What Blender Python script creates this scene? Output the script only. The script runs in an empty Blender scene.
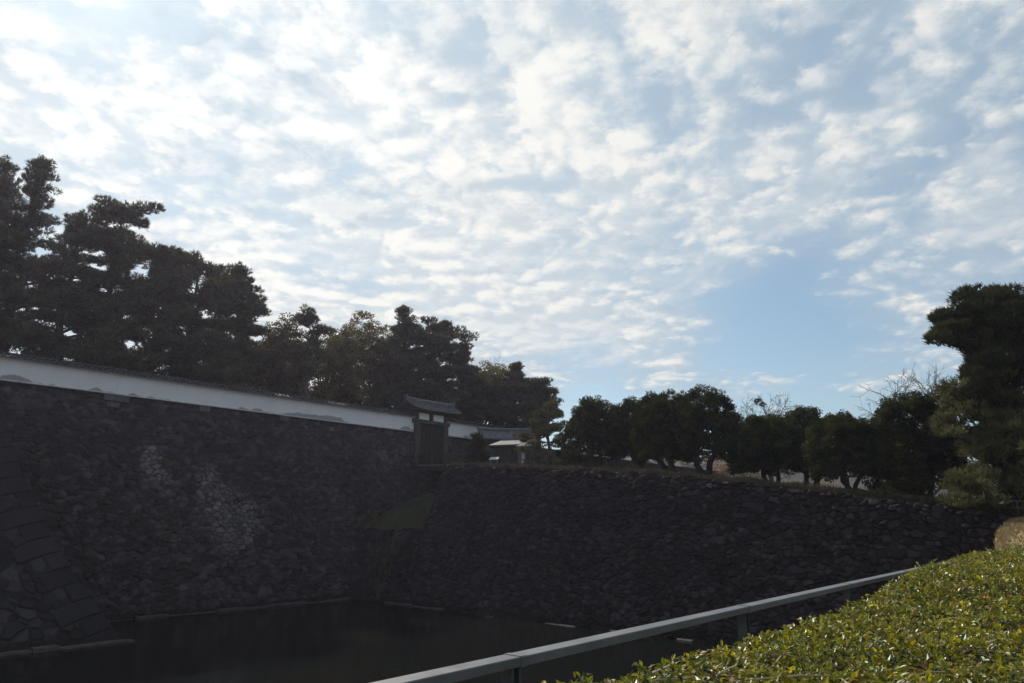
import bpy, math, random
import numpy as np
from mathutils import Vector, Matrix

R = math.radians
scene = bpy.context.scene
COL = scene.collection

# ------------------------------------------------------------------ camera, sky, sun, exposure
EZ = 6.5                      # eye height over the moat water (z = 0)
PITCH = R(14.65)
FOC = 700.0
cam_d = bpy.data.cameras.new('camera')
cam = bpy.data.objects.new('camera', cam_d)
COL.objects.link(cam)
cam.location = (0, 0, EZ)
cam.rotation_euler = (R(90) + PITCH, 0, 0)
cam_d.sensor_width = 36.0
cam_d.lens = 36.0 * FOC / 1024.0
cam_d.clip_end = 8000
cam_d.clip_start = 0.05
scene.camera = cam

SUN_EL, SUN_AZ = R(42), R(-31)          # azimuth from +Y towards +X
SUN_DIR = Vector((math.sin(SUN_AZ) * math.cos(SUN_EL), math.cos(SUN_AZ) * math.cos(SUN_EL), math.sin(SUN_EL)))
sun_d = bpy.data.lights.new('sun', 'SUN')
sun = bpy.data.objects.new('sun', sun_d)
COL.objects.link(sun)
sun_d.energy = 4.8
sun_d.angle = R(0.6)
sun_d.color = (1.0, 0.93, 0.82)
sun.rotation_euler = (-SUN_DIR).to_track_quat('-Z', 'Y').to_euler()

scene.view_settings.view_transform = 'Standard'
scene.view_settings.look = 'None'
scene.view_settings.gamma = 1.0
scene.view_settings.use_curve_mapping = False
scene.view_settings.exposure = 0.0


def ray(px, py):
    x = (px - 512) / FOC
    u = (341.5 - py) / FOC
    return (x, math.cos(PITCH) - u * math.sin(PITCH), math.sin(PITCH) + u * math.cos(PITCH))


def P(px, py, Y):
    """world point seen at a pixel, Y metres ahead"""
    r = ray(px, py)
    t = Y / r[1]
    return Vector((r[0] * t, Y, EZ + r[2] * t))


def X_at(px, Y, z=EZ):
    """x of the point seen in pixel column px at depth Y, height z"""
    dep = Y * math.cos(PITCH) + (z - EZ) * math.sin(PITCH)
    return (px - 512) / FOC * dep


# ---- node helpers
class NT:
    def __init__(self, tree):
        self.t = tree
        self.n = tree.nodes
        self.l = tree.links

    def put(self, sock, v):
        if isinstance(v, bpy.types.NodeSocket):
            self.l.new(v, sock)
        elif isinstance(v, (tuple, list, Vector)):
            v = tuple(v)
            if len(v) == 3 and sock.type == 'RGBA':
                v = v + (1.0,)
            sock.default_value = v
        else:
            sock.default_value = v

    def math(self, op, a, b=None, c=None, clamp=False):
        m = self.n.new('ShaderNodeMath')
        m.operation = op
        m.use_clamp = clamp
        for i, v in enumerate((a, b, c)):
            if v is not None:
                self.put(m.inputs[i], v)
        return m.outputs[0]

    def vmath(self, op, a, b=None, scale=None):
        m = self.n.new('ShaderNodeVectorMath')
        m.operation = op
        self.put(m.inputs[0], a)
        if b is not None:
            self.put(m.inputs[1], b)
        if scale is not None:
            self.put(m.inputs['Scale'], scale)
        return m.outputs['Value'] if op in ('DOT_PRODUCT', 'LENGTH') else m.outputs['Vector']

    def noise(self, vec, scale, detail=4, rough=0.5, dist=0.0):
        m = self.n.new('ShaderNodeTexNoise')
        if vec is not None:
            self.put(m.inputs['Vector'], vec)
        m.inputs['Scale'].default_value = scale
        m.inputs['Detail'].default_value = detail
        m.inputs['Roughness'].default_value = rough
        m.inputs['Distortion'].default_value = dist
        return m.outputs['Fac']

    def smooth(self, v, lo, hi, a=0.0, b=1.0):
        m = self.n.new('ShaderNodeMapRange')
        m.interpolation_type = 'SMOOTHSTEP'
        self.put(m.inputs['Value'], v)
        self.put(m.inputs['From Min'], lo)
        self.put(m.inputs['From Max'], hi)
        self.put(m.inputs['To Min'], a)
        self.put(m.inputs['To Max'], b)
        return m.outputs['Result']

    def mix(self, f, a, b, mode='MIX'):
        m = self.n.new('ShaderNodeMix')
        m.data_type = 'RGBA'
        m.blend_type = mode
        self.put(m.inputs[0], f)
        self.put(m.inputs[6], a)
        self.put(m.inputs[7], b)
        return m.outputs[2]

    def sep(self, v):
        m = self.n.new('ShaderNodeSeparateXYZ')
        self.put(m.inputs[0], v)
        return m.outputs

    def comb(self, x, y, z):
        m = self.n.new('ShaderNodeCombineXYZ')
        for i, v in enumerate((x, y, z)):
            self.put(m.inputs[i], v)
        return m.outputs[0]

    def bump(self, h, strength=0.5, dist=0.05):
        m = self.n.new('ShaderNodeBump')
        self.put(m.inputs['Height'], h)
        m.inputs['Strength'].default_value = strength
        m.inputs['Distance'].default_value = dist
        return m.outputs['Normal']

    def attr(self, name):
        m = self.n.new('ShaderNodeAttribute')
        m.attribute_name = name
        return m.outputs['Color']

    def coord(self, which='Object'):
        return self.n.new('ShaderNodeTexCoord').outputs[which]

    def geo_pos(self):
        return self.n.new('ShaderNodeNewGeometry').outputs['Position']


# ---- world: Nishita sky with a layer of broken cloud
world = bpy.data.worlds.new('World')
scene.world = world
world.use_nodes = True
w = NT(world.node_tree)
w.n.clear()
w_out = w.n.new('ShaderNodeOutputWorld')
w_bg = w.n.new('ShaderNodeBackground')
w_bg.inputs['Strength'].default_value = 0.105
w.l.new(w_bg.outputs[0], w_out.inputs[0])
sky = w.n.new('ShaderNodeTexSky')
sky.sky_type = 'NISHITA'
sky.sun_disc = False
sky.sun_elevation = SUN_EL
sky.sun_rotation = SUN_AZ
sky.air_density = 1.0
sky.dust_density = 1.2
sky.ozone_density = 1.5
D = w.coord('Generated')
dz = w.sep(D)[2]
zz = w.math('ADD', w.math('MAXIMUM', dz, 0.0), 0.20)
proj = w.vmath('SCALE', D, scale=w.math('DIVIDE', 1.0, zz))
ps = w.sep(proj)
# streets of cloud run towards the lower right of the view
p2 = w.comb(ps[0], ps[1], 0.37)


def blob(px, py, k):
    """soft patch of the sky round one direction"""
    d = Vector(ray(px, py)).normalized()
    dot = w.vmath('DOT_PRODUCT', D, tuple(d))
    return w.math('EXPONENT', w.math('MULTIPLY', w.math('SUBTRACT', dot, 1.0), k))


def wsum(terms):
    acc = None
    for a, s in terms:
        v = w.math('MULTIPLY', s, a)
        acc = v if acc is None else w.math('ADD', acc, v)
    return acc


cover = wsum([
    (0.10, blob(300, 110, 8)), (0.12, blob(560, 270, 30)), (0.08, blob(700, 235, 50)), (0.12, blob(480, 330, 70)),
    (0.10, blob(930, 20, 60)), (0.08, blob(760, 60, 50)), (0.12, blob(960, 290, 90)), (0.10, blob(100, 230, 16)),
    (0.16, blob(690, 372, 500)), (-0.26, blob(770, 335, 200)), (-0.17, blob(900, 180, 50)), (-0.10, blob(760, 60, 60)), (0.06, blob(330, 60, 20)), (0.10, blob(985, 255, 200)), (-0.17, blob(585, 400, 200)), (-0.12, blob(690, 408, 400)), (0.10, blob(850, 160, 300)), (0.08, blob(940, 90, 200)),
    (-0.10, blob(900, 390, 90)), (-0.06, blob(740, 130, 200)), (-0.08, blob(560, 20, 120)), (0.10, blob(810, 180, 200)),
])
n_big = w.noise(p2, 1.3, 3, 0.5, 0.3)
n_mid = w.noise(p2, 5.2, 7, 0.58, 0.12)
warp = w.vmath('ADD', p2, w.vmath('SCALE', w.comb(n_mid, n_big, 0.0), scale=0.34))


def puffs(vec):
    vor = w.n.new('ShaderNodeTexVoronoi')
    vor.feature = 'SMOOTH_F1'
    w.put(vor.inputs['Vector'], vec)
    vor.inputs['Scale'].default_value = 15.0
    vor.inputs['Smoothness'].default_value = 0.45
    return w.math('SUBTRACT', 0.55, vor.outputs['Distance'])


sunp = Vector((SUN_DIR.x, SUN_DIR.y, 0)) / (SUN_DIR.z + 0.20)
to_sun = w.vmath('NORMALIZE', w.vmath('SUBTRACT', tuple(sunp), p2))


def cloud_field(off):
    v = p2 if off == 0 else w.vmath('ADD', p2, w.vmath('SCALE', to_sun, scale=off))
    wv = w.vmath('ADD', warp, w.vmath('SCALE', to_sun, scale=off))
    return wsum([(0.66, w.noise(v, 5.2, 7, 0.60, 0.12)), (0.27, puffs(wv)), (0.42, w.noise(v, 15.0, 7, 0.66))])


f0 = cloud_field(0)
f1 = cloud_field(0.045)
field = w.math('ADD', w.math('ADD', f0, w.math('MULTIPLY', n_big, 0.85)), w.math('ADD', cover, -0.02))
sheetf = wsum([(1.0, w.noise(p2, 2.4, 8, 0.60, 0.15)), (0.9, cover), (0.25, n_mid)])
sheet_d = w.smooth(sheetf, 0.66, 0.92)
dens = w.math('MAXIMUM', w.smooth(field, 0.96, 1.30), w.math('MULTIPLY', sheet_d, 0.66))
veil = w.smooth(w.math('ADD', w.math('ADD', w.math('MULTIPLY', n_big, 0.9), w.math('MULTIPLY', n_mid, 0.45)), w.math('MULTIPLY', cover, 1.6)), 0.40, 1.0)
aure = blob(150, -80, 10)
aure2 = blob(150, -80, 2.2)
# the side of each puff that faces the sun is brighter, thick parts are greyer
relief = w.smooth(w.math('SUBTRACT', f0, f1), -0.16, 0.16)
thick = w.smooth(w.math('ADD', field, w.math('MULTIPLY', sheet_d, 0.12)), 1.12, 1.62)
patch = w.smooth(w.noise(p2, 1.9, 5, 0.6, 0.8), 0.47, 0.66)
lit = w.math('SUBTRACT', w.math('ADD', 0.46, w.math('MULTIPLY', relief, 0.80)), w.math('ADD', w.math('MULTIPLY', thick, 0.26), w.math('MULTIPLY', patch, 0.50)), clamp=True)
c_bright = (8.6, 8.45, 8.0)
c_grey = (4.5, 5.25, 5.85)
ccol = w.mix(lit, c_grey, c_bright)
cb = w.math('ADD', 0.97, w.math('ADD', w.math('MULTIPLY', aure, 0.32), w.math('MULTIPLY', aure2, 0.06)))
ccol = w.vmath('SCALE', ccol, scale=cb)
veil_col = w.vmath('SCALE', (4.3, 5.35, 6.2), scale=cb)
sky_col = w.vmath('MULTIPLY', sky.outputs[0], (0.98, 1.10, 1.06))
base = w.mix(w.math('ADD', w.math('MULTIPLY', veil, 0.72), 0.18), sky_col, veil_col)
final = w.mix(w.math('MULTIPLY', dens, 0.90), base, ccol)
w.put(w_bg.inputs['Color'], final)


# ------------------------------------------------------------------ object helpers
def mesh_np(name, verts, faces, tint=None, smooth=False):
    """verts (n,3); faces: list of arrays (m,k); tint (n,3) per vertex"""
    me = bpy.data.meshes.new(name)
    verts = np.asarray(verts, dtype=np.float32)
    if not isinstance(faces, (list, tuple)):
        faces = [faces]
    faces = [np.asarray(f, dtype=np.int32) for f in faces if len(f)]
    me.vertices.add(len(verts))
    me.vertices.foreach_set('co', verts.ravel())
    nl = sum(f.size for f in faces)
    nf = sum(len(f) for f in faces)
    me.loops.add(nl)
    me.polygons.add(nf)
    me.loops.foreach_set('vertex_index', np.concatenate([f.ravel() for f in faces]))
    tot = np.concatenate([np.full(len(f), f.shape[1], np.int32) for f in faces])
    start = np.concatenate([[0], np.cumsum(tot)[:-1]]).astype(np.int32)
    me.polygons.foreach_set('loop_start', start)
    me.polygons.foreach_set('loop_total', tot)
    me.polygons.foreach_set('use_smooth', np.full(nf, bool(smooth)))
    if tint is not None:
        a = me.color_attributes.new('tint', 'FLOAT_COLOR', 'POINT')
        c = np.ones((len(verts), 4), np.float32)
        c[:, :3] = tint
        a.data.foreach_set('color', c.ravel())
    me.update(calc_edges=True)
    me.validate()
    return me


def tag(o, label=None, cat=None, group=None, kind=None):
    if label:
        o['label'] = label
    if cat:
        o['category'] = cat
    if group:
        o['group'] = group
    if kind:
        o['kind'] = kind
    return o


def obj(name, me, mat=None, parent=None):
    o = bpy.data.objects.new(name, me)
    COL.objects.link(o)
    if mat is not None and len(me.materials) == 0:
        me.materials.append(mat)
    if parent is not None:
        o.parent = parent
    return o


def thing(name, label, cat, loc=(0, 0, 0), rz=0.0, group=None):
    o = bpy.data.objects.new(name, None)
    COL.objects.link(o)
    o.location = loc
    o.rotation_euler = (0, 0, rz)
    o.empty_display_size = 0.3
    return tag(o, label, cat, group)


def dup(root, label, loc, rz, scale=(1, 1, 1)):
    c = root.copy()
    COL.objects.link(c)
    c.location, c.rotation_euler, c.scale = loc, (0, 0, rz), scale
    c['label'] = label
    for ch in list(root.children):
        d = ch.copy()
        COL.objects.link(d)
        d.parent = c
        for g in list(ch.children):
            e = g.copy()
            COL.objects.link(e)
            e.parent = d
    return c


class MB:
    """collects boxes, tubes and prisms into one mesh"""

    def __init__(self):
        self.v, self.q, self.t, self.poly = [], [], [], []
        self.n = 0

    def add(self, vs, quads=(), tris=()):
        b = self.n
        self.v.append(np.asarray(vs, float))
        for f in quads:
            self.q.append([i + b for i in f])
        for f in tris:
            self.t.append([i + b for i in f])
        self.n += len(vs)

    def box(self, c, s, ax=None, bev=0.0):
        """centre, full sizes, axes (3 unit vectors)"""
        ax = ax or (Vector((1, 0, 0)), Vector((0, 1, 0)), Vector((0, 0, 1)))
        c = Vector(c)
        hx, hy, hz = s[0] / 2, s[1] / 2, s[2] / 2
        if bev <= 0:
            vs = []
            for k in (-1, 1):
                for (i, j) in ((-1, -1), (1, -1), (1, 1), (-1, 1)):
                    vs.append(c + ax[0] * (i * hx) + ax[1] * (j * hy) + ax[2] * (k * hz))
            self.add(vs, [(3, 2, 1, 0), (4, 5, 6, 7), (0, 1, 5, 4), (1, 2, 6, 5), (2, 3, 7, 6), (3, 0, 4, 7)])
        else:
            # octagonal-section bar along axis 0, ends chamfered
            ring = []
            for (sy, sz) in ((1, 0), (0, 1)):
                pass
            prof = [(hy - bev, -hz), (hy, -hz + bev), (hy, hz - bev), (hy - bev, hz), (-hy + bev, hz), (-hy, hz - bev), (-hy, -hz + bev), (-hy + bev, -hz)]
            vs = []
            for k in (-1, 1):
                for (y, z) in prof:
                    vs.append(c + ax[0] * (k * hx) + ax[1] * y + ax[2] * z)
            qs = [(i, (i + 1) % 8, 8 + (i + 1) % 8, 8 + i) for i in range(8)]
            qs += [(0, 7, 6, 5), (0, 5, 4, 1), (1, 4, 3, 2), (8, 13, 14, 15), (8, 9, 12, 13), (9, 10, 11, 12)]
            self.add(vs, qs)

    def tube(self, pts, rad, n=6, cap=True):
        pts = [Vector(p) for p in pts]
        m = len(pts)
        vs = []
        prev = None
        for i, p in enumerate(pts):
            d = (pts[min(i + 1, m - 1)] - pts[max(i - 1, 0)]).normalized()
            a = d.orthogonal().normalized() if prev is None else (prev - d * prev.dot(d)).normalized()
            prev = a
            b = d.cross(a)
            r = rad[i] if hasattr(rad, '__len__') else rad
            for k in range(n):
                th = 2 * math.pi * k / n
                vs.append(p + (a * math.cos(th) + b * math.sin(th)) * r)
        qs = []
        for i in range(m - 1):
            for k in range(n):
                k2 = (k + 1) % n
                qs.append((i * n + k, i * n + k2, (i + 1) * n + k2, (i + 1) * n + k))
        ts = []
        if cap:
            for k in range(1, n - 1):
                ts.append((0, k + 1, k))
                ts.append(((m - 1) * n, (m - 1) * n + k, (m - 1) * n + k + 1))
        self.add(vs, qs, ts)

    def mesh(self, name, smooth=False):
        fs = []
        if self.q:
            fs.append(np.array(self.q))
        if self.t:
            fs.append(np.array(self.t))
        return mesh_np(name, np.concatenate(self.v), fs, smooth=smooth)

    def build(self, name, mat, parent=None, smooth=False):
        return obj(name, self.mesh(name, smooth), mat, parent)


# ------------------------------------------------------------------ materials
def new_mat(name):
    m = bpy.data.materials.new(name)
    m.use_nodes = True
    t = NT(m.node_tree)
    t.n.clear()
    out = t.n.new('ShaderNodeOutputMaterial')
    return m, t, out


def pbsdf(t, out, color, rough=0.8, normal=None, spec=0.3, metal=0.0):
    b = t.n.new('ShaderNodeBsdfPrincipled')
    t.put(b.inputs['Base Color'], color)
    t.put(b.inputs['Roughness'], rough)
    t.put(b.inputs['Metallic'], metal)
    b.inputs['Specular IOR Level'].default_value = spec
    if normal is not None:
        t.l.new(normal, b.inputs['Normal'])
    t.l.new(b.outputs[0], out.inputs[0])
    return b


def simple_mat(name, c1, c2, scale=3.0, rough=0.8, bump=0.3, bdist=0.02, spec=0.3, metal=0.0, detail=5):
    m, t, out = new_mat(name)
    v = t.coord('Object')
    f = t.smooth(t.noise(v, scale, detail, 0.6), 0.3, 0.7)
    n = t.bump(t.noise(v, scale * 6, 4, 0.6), bump, bdist) if bump else None
    pbsdf(t, out, t.mix(f, c1, c2), rough, n, spec, metal)
    return m


def stone_mat():
    m, t, out = new_mat('old_stone')
    pos = t.geo_pos()
    tint = t.attr('tint')
    f = t.noise(pos, 5.0, 6, 0.65)
    blot = t.smooth(t.noise(pos, 0.45, 4, 0.6), 0.42, 0.62)
    col = t.mix(1.0, tint, t.mix(f, (0.55, 0.55, 0.55), (1.45, 1.42, 1.38)), 'MULTIPLY')
    col = t.mix(t.math('MULTIPLY', blot, 0.35), col, (0.026, 0.024, 0.024))
    lich = t.smooth(t.noise(pos, 7.0, 5, 0.7), 0.66, 0.74)
    col = t.mix(t.math('MULTIPLY', lich, 0.35), col, (0.13, 0.125, 0.115))
    zw = t.math('ADD', t.sep(pos)[2], t.math('MULTIPLY', t.math('SUBTRACT', t.noise(pos, 1.5, 4, 0.6), 0.5), 0.5))
    wet = t.smooth(zw, 0.25, 0.60, 0.72, 0.0)
    col = t.mix(wet, col, (0.012, 0.011, 0.008))
    nb = t.bump(t.noise(pos, 9.0, 6, 0.65), 0.7, 0.05)
    pbsdf(t, out, col, 0.92, nb, 0.2)
    return m


def foliage_mat(name, dark, light, trans=0.35, gloss=0.08, nscale=0.9, rough=0.45, use_tint=False):
    m, t, out = new_mat(name)
    v = t.coord('Object')
    f = t.smooth(t.noise(v, nscale, 3, 0.6), 0.35, 0.68)
    col = t.mix(f, dark, light)
    if use_tint:
        col = t.mix(1.0, col, t.attr('tint'), 'MULTIPLY')
    d = t.n.new('ShaderNodeBsdfDiffuse')
    tr = t.n.new('ShaderNodeBsdfTranslucent')
    g = t.n.new('ShaderNodeBsdfGlossy')
    g.inputs['Roughness'].default_value = rough
    t.put(d.inputs['Color'], col)
    t.put(tr.inputs['Color'], t.mix(1.0, col, (1.25, 1.2, 0.55), 'MULTIPLY'))
    t.put(g.inputs['Color'], (0.8, 0.85, 0.8))
    m1 = t.n.new('ShaderNodeMixShader')
    m1.inputs[0].default_value = trans
    t.l.new(d.outputs[0], m1.inputs[1])
    t.l.new(tr.outputs[0], m1.inputs[2])
    m2 = t.n.new('ShaderNodeMixShader')
    fr = t.n.new('ShaderNodeFresnel')
    fr.inputs['IOR'].default_value = 1.4
    t.put(m2.inputs[0], t.math('MULTIPLY', fr.outputs[0], gloss / 0.04, clamp=True) if gloss else 0.0)
    t.l.new(m1.outputs[0], m2.inputs[1])
    t.l.new(g.outputs[0], m2.inputs[2])
    t.l.new(m2.outputs[0], out.inputs[0])
    return m


M = {}
M['stone'] = stone_mat()
M['pine'] = foliage_mat('pine_needles', (0.055, 0.060, 0.036), (0.14, 0.138, 0.082), 0.2, 0.0, 0.7)
M['pine_dark'] = foliage_mat('dark_pine_needles', (0.026, 0.033, 0.020), (0.07, 0.076, 0.044), 0.18, 0.0, 0.7)
M['pine_olive'] = foliage_mat('olive_pine_needles', (0.072, 0.075, 0.041), (0.15, 0.146, 0.083), 0.2, 0.0, 0.6)
M['evergreen'] = foliage_mat('evergreen_leaves', (0.026, 0.034, 0.017), (0.075, 0.08, 0.032), 0.22, 0.0, 1.0)
M['broadleaf'] = foliage_mat('oak_leaves', (0.085, 0.08, 0.035), (0.19, 0.165, 0.075), 0.25, 0.0, 0.6)
M['autumn'] = foliage_mat('autumn_leaves', (0.20, 0.10, 0.07), (0.30, 0.19, 0.13), 0.3, 0.0, 1.2)
M['pink'] = foliage_mat('pink_leaves', (0.32, 0.12, 0.13), (0.38, 0.2, 0.17), 0.3, 0.0, 1.2)
M['yellow_leaf'] = foliage_mat('yellowing_leaves', (0.085, 0.08, 0.032), (0.17, 0.15, 0.065), 0.3, 0.0, 1.5)
M['hedge'] = foliage_mat('glossy_hedge_leaves', (0.85, 0.9, 0.8), (1.1, 1.1, 1.1), 0.50, 0.028, 1.5, 0.34, True)
M['hedge_core'] = simple_mat('hedge_twigs', (0.02, 0.022, 0.010), (0.05, 0.042, 0.022), 14, 0.9, 0.8, 0.03)
M['twig'] = simple_mat('pale_twig', (0.30, 0.24, 0.16), (0.42, 0.35, 0.25), 20, 0.8, 0.2, 0.005)
M['bark'] = simple_mat('dark_bark', (0.045, 0.036, 0.028), (0.10, 0.08, 0.06), 5, 0.95, 0.8, 0.05)
M['bark_grey'] = simple_mat('grey_bark', (0.05, 0.045, 0.04), (0.11, 0.10, 0.09), 5, 0.95, 0.6, 0.03)
M['dry_grass'] = simple_mat('dry_grass_blades', (0.07, 0.06, 0.03), (0.15, 0.12, 0.06), 3, 0.95, 0.2, 0.01)
M['straw'] = simple_mat('straw_coloured_grass', (0.26, 0.19, 0.09), (0.40, 0.30, 0.16), 3, 0.95, 0.2, 0.01)
M['wood_dark'] = simple_mat('old_dark_timber', (0.035, 0.030, 0.026), (0.075, 0.065, 0.055), 3, 0.8, 0.4, 0.02)
M['wood_shade'] = simple_mat('gateway_shade_timber', (0.010, 0.009, 0.009), (0.022, 0.020, 0.019), 3, 0.85, 0.3, 0.02)  # near-black colour stands in for the deep shade of the gate opening
M['wood_grey'] = simple_mat('weathered_grey_timber', (0.13, 0.12, 0.11), (0.24, 0.225, 0.205), 6, 0.85, 0.4, 0.01)
M['tile'] = simple_mat('grey_roof_tile', (0.075, 0.075, 0.078), (0.15, 0.15, 0.153), 2.5, 0.5, 0.3, 0.02, 0.4)
M['tile_dark'] = simple_mat('dark_roof_tile', (0.025, 0.025, 0.027), (0.05, 0.05, 0.054), 2.5, 0.6, 0.3, 0.02)
M['copper'] = simple_mat('pale_metal_roof', (0.095, 0.088, 0.085), (0.15, 0.14, 0.136), 1.5, 0.6, 0.1, 0.01, 0.4, 0.2)
M['white'] = simple_mat('white_paint', (0.72, 0.71, 0.69), (0.80, 0.79, 0.77), 2, 0.7, 0.05, 0.01)
M['ledge'] = simple_mat('dull_ledge_plaster', (0.42, 0.41, 0.41), (0.56, 0.55, 0.55), 1.2, 0.9, 0.2, 0.01)
M['pale_stone'] = simple_mat('pale_ledge_stone', (0.045, 0.037, 0.033), (0.085, 0.068, 0.06), 2.0, 0.9, 0.6, 0.04)
M['dressed'] = simple_mat('dressed_stone', (0.07, 0.068, 0.07), (0.11, 0.105, 0.11), 2.0, 0.9, 0.4, 0.03)
M['orange'] = simple_mat('orange_plastic', (0.45, 0.11, 0.05), (0.52, 0.14, 0.06), 4, 0.5, 0, 0)
M['flower'] = simple_mat('pink_petals', (0.75, 0.10, 0.22), (0.85, 0.22, 0.32), 30, 0.6, 0, 0)
M['flower_red'] = simple_mat('red_petals', (0.6, 0.08, 0.03), (0.75, 0.16, 0.05), 30, 0.6, 0, 0)
M['flower_eye'] = simple_mat('yellow_stamens', (0.8, 0.55, 0.08), (0.9, 0.65, 0.12), 30, 0.7, 0, 0)


def rail_mat():
    m, t, out = new_mat('grey_painted_metal')
    v = t.coord('Object')
    f = t.smooth(t.noise(v, 3.0, 6, 0.65), 0.35, 0.7)
    col = t.mix(f, (0.080, 0.081, 0.087), (0.12, 0.121, 0.128))
    rust = t.smooth(t.noise(v, 14.0, 6, 0.7), 0.62, 0.74)
    col = t.mix(t.math('MULTIPLY', rust, 0.5), col, (0.16, 0.11, 0.075))
    pbsdf(t, out, col, t.math('ADD', 0.42, t.math('MULTIPLY', f, 0.2)), t.bump(t.noise(v, 60, 3), 0.15, 0.004), 0.5, 0.0)
    return m


M['rail'] = rail_mat()
M['rail_post'] = simple_mat('dark_post_metal', (0.045, 0.045, 0.05), (0.075, 0.075, 0.08), 8, 0.6, 0.1, 0.004, 0.3)  # posts get a darker grey than the top bar


def plaster_mat():
    """white plaster with dark moss stains that creep up from its foot"""
    m, t, out = new_mat('stained_white_plaster')
    v = t.coord('Object')
    s = t.sep(v)
    f = t.noise(v, 0.8, 5, 0.6)
    col = t.mix(f, (0.58, 0.565, 0.58), (0.73, 0.71, 0.725))
    run = t.smooth(t.noise(t.comb(s[0], 0.0, 0.0), 0.11, 4, 0.6), 0.46, 0.58)
    edge = t.math('MULTIPLY', run, t.math('ADD', 0.12, t.math('MULTIPLY', t.noise(t.comb(s[0], 7.0, 0.0), 0.42, 6, 0.62), 0.70)))
    edge = t.math('ADD', edge, t.math('MULTIPLY', t.math('SUBTRACT', t.noise(v, 4.0, 5, 0.65), 0.5), 0.22))
    st = t.smooth(t.math('SUBTRACT', edge, s[2]), -0.02, 0.10)
    streak = t.smooth(t.noise(t.comb(t.math('MULTIPLY', s[0], 2.4), 0.0, t.math('MULTIPLY', s[2], 0.25)), 1.0, 5, 0.6), 0.55, 0.78)
    col = t.mix(t.math('MULTIPLY', streak, 0.25), col, (0.40, 0.39, 0.37))
    col = t.mix(t.math('MULTIPLY', st, 0.72), col, (0.15, 0.145, 0.15))
    pbsdf(t, out, col, 0.9, t.bump(t.noise(v, 12, 4), 0.2, 0.01), 0.2)
    return m


M['plaster'] = plaster_mat()


def water_mat():
    m, t, out = new_mat('dark_moat_water')
    pos = t.geo_pos()
    alg = t.smooth(t.noise(pos, 0.09, 4, 0.6, 0.6), 0.52, 0.62)
    col = t.mix(alg, (0.006, 0.007, 0.006), (0.009, 0.009, 0.006))
    sc = t.vmath('MULTIPLY', pos, (1.0, 1.0, 1.0))
    h = t.math('ADD', t.noise(sc, 2.2, 3, 0.5), t.math('MULTIPLY', t.noise(sc, 0.35, 2, 0.5), 1.5))
    b = pbsdf(t, out, col, 0.06, t.bump(h, 0.35, 0.05), 0.5)
    b.inputs['IOR'].default_value = 1.33
    return m


M['water'] = water_mat()


def ground_mat(name, a, b, c, s1=0.25, s2=3.0):
    m, t, out = new_mat(name)
    pos = t.geo_pos()
    f1 = t.smooth(t.noise(pos, s1, 5, 0.6), 0.38, 0.62)
    f2 = t.smooth(t.noise(pos, s2, 6, 0.7), 0.35, 0.68)
    col = t.mix(f1, a, b)
    col = t.mix(t.math('MULTIPLY', f2, 0.7), col, c)
    pbsdf(t, out, col, 0.95, t.bump(t.noise(pos, s2 * 5, 5, 0.7), 0.7, 0.06), 0.15)
    return m


M['soil'] = ground_mat('leaf_litter_soil', (0.05, 0.042, 0.028), (0.085, 0.068, 0.042), (0.11, 0.085, 0.05))
M['dry_lawn'] = ground_mat('dry_winter_lawn', (0.26, 0.19, 0.085), (0.34, 0.25, 0.125), (0.20, 0.16, 0.07))
M['green_bank'] = ground_mat('mossy_grass', (0.075, 0.084, 0.046), (0.10, 0.105, 0.058), (0.11, 0.105, 0.065))
M['far_bank'] = ground_mat('pale_far_slope', (0.060, 0.060, 0.058), (0.11, 0.10, 0.095), (0.045, 0.046, 0.03), 0.16, 0.7)
M['path'] = ground_mat('gravel_path', (0.24, 0.22, 0.20), (0.30, 0.28, 0.25), (0.20, 0.18, 0.16))

rng = np.random.default_rng(11)
random.seed(11)

# ------------------------------------------------------------------ geometry of the place
L0, dL, nL = np.array([-10.8, 78.0]), np.array([0.664, 0.748]), np.array([0.748, -0.664])     # rampart top line, along it, towards the moat
R0, dR, nR = np.array([-9.1, 66.8]), np.array([0.72, -0.694]), np.array([-0.694, -0.72])      # causeway wall
A0, dA, nA = np.array([0.014, 3.654]), np.array([0.643, 0.766]), np.array([0.766, -0.643])        # railing line, along it, away from the moat


def on_left(u, off=0.0, z=0.0):
    p = L0 + dL * u + nL * off
    return Vector((p[0], p[1], z))


def on_bank(l, a, z=0.0):
    p = A0 + dA * l + nA * a
    return Vector((p[0], p[1], z))


def cause_top(s):
    return np.interp(s, [0, 4.26, 25, 36, 45.8, 54, 60], [5.35, 5.1, 3.4, 1.96, 0.54, 0.1, 0.0]) + EZ


def on_cause(s, back, dz=0.0):
    """point on the causeway, back = metres behind the wall's crest"""
    crest = R0 + dR * s
    p = crest - nR * back
    return Vector((p[0], p[1], float(cause_top(s)) + dz))


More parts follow.
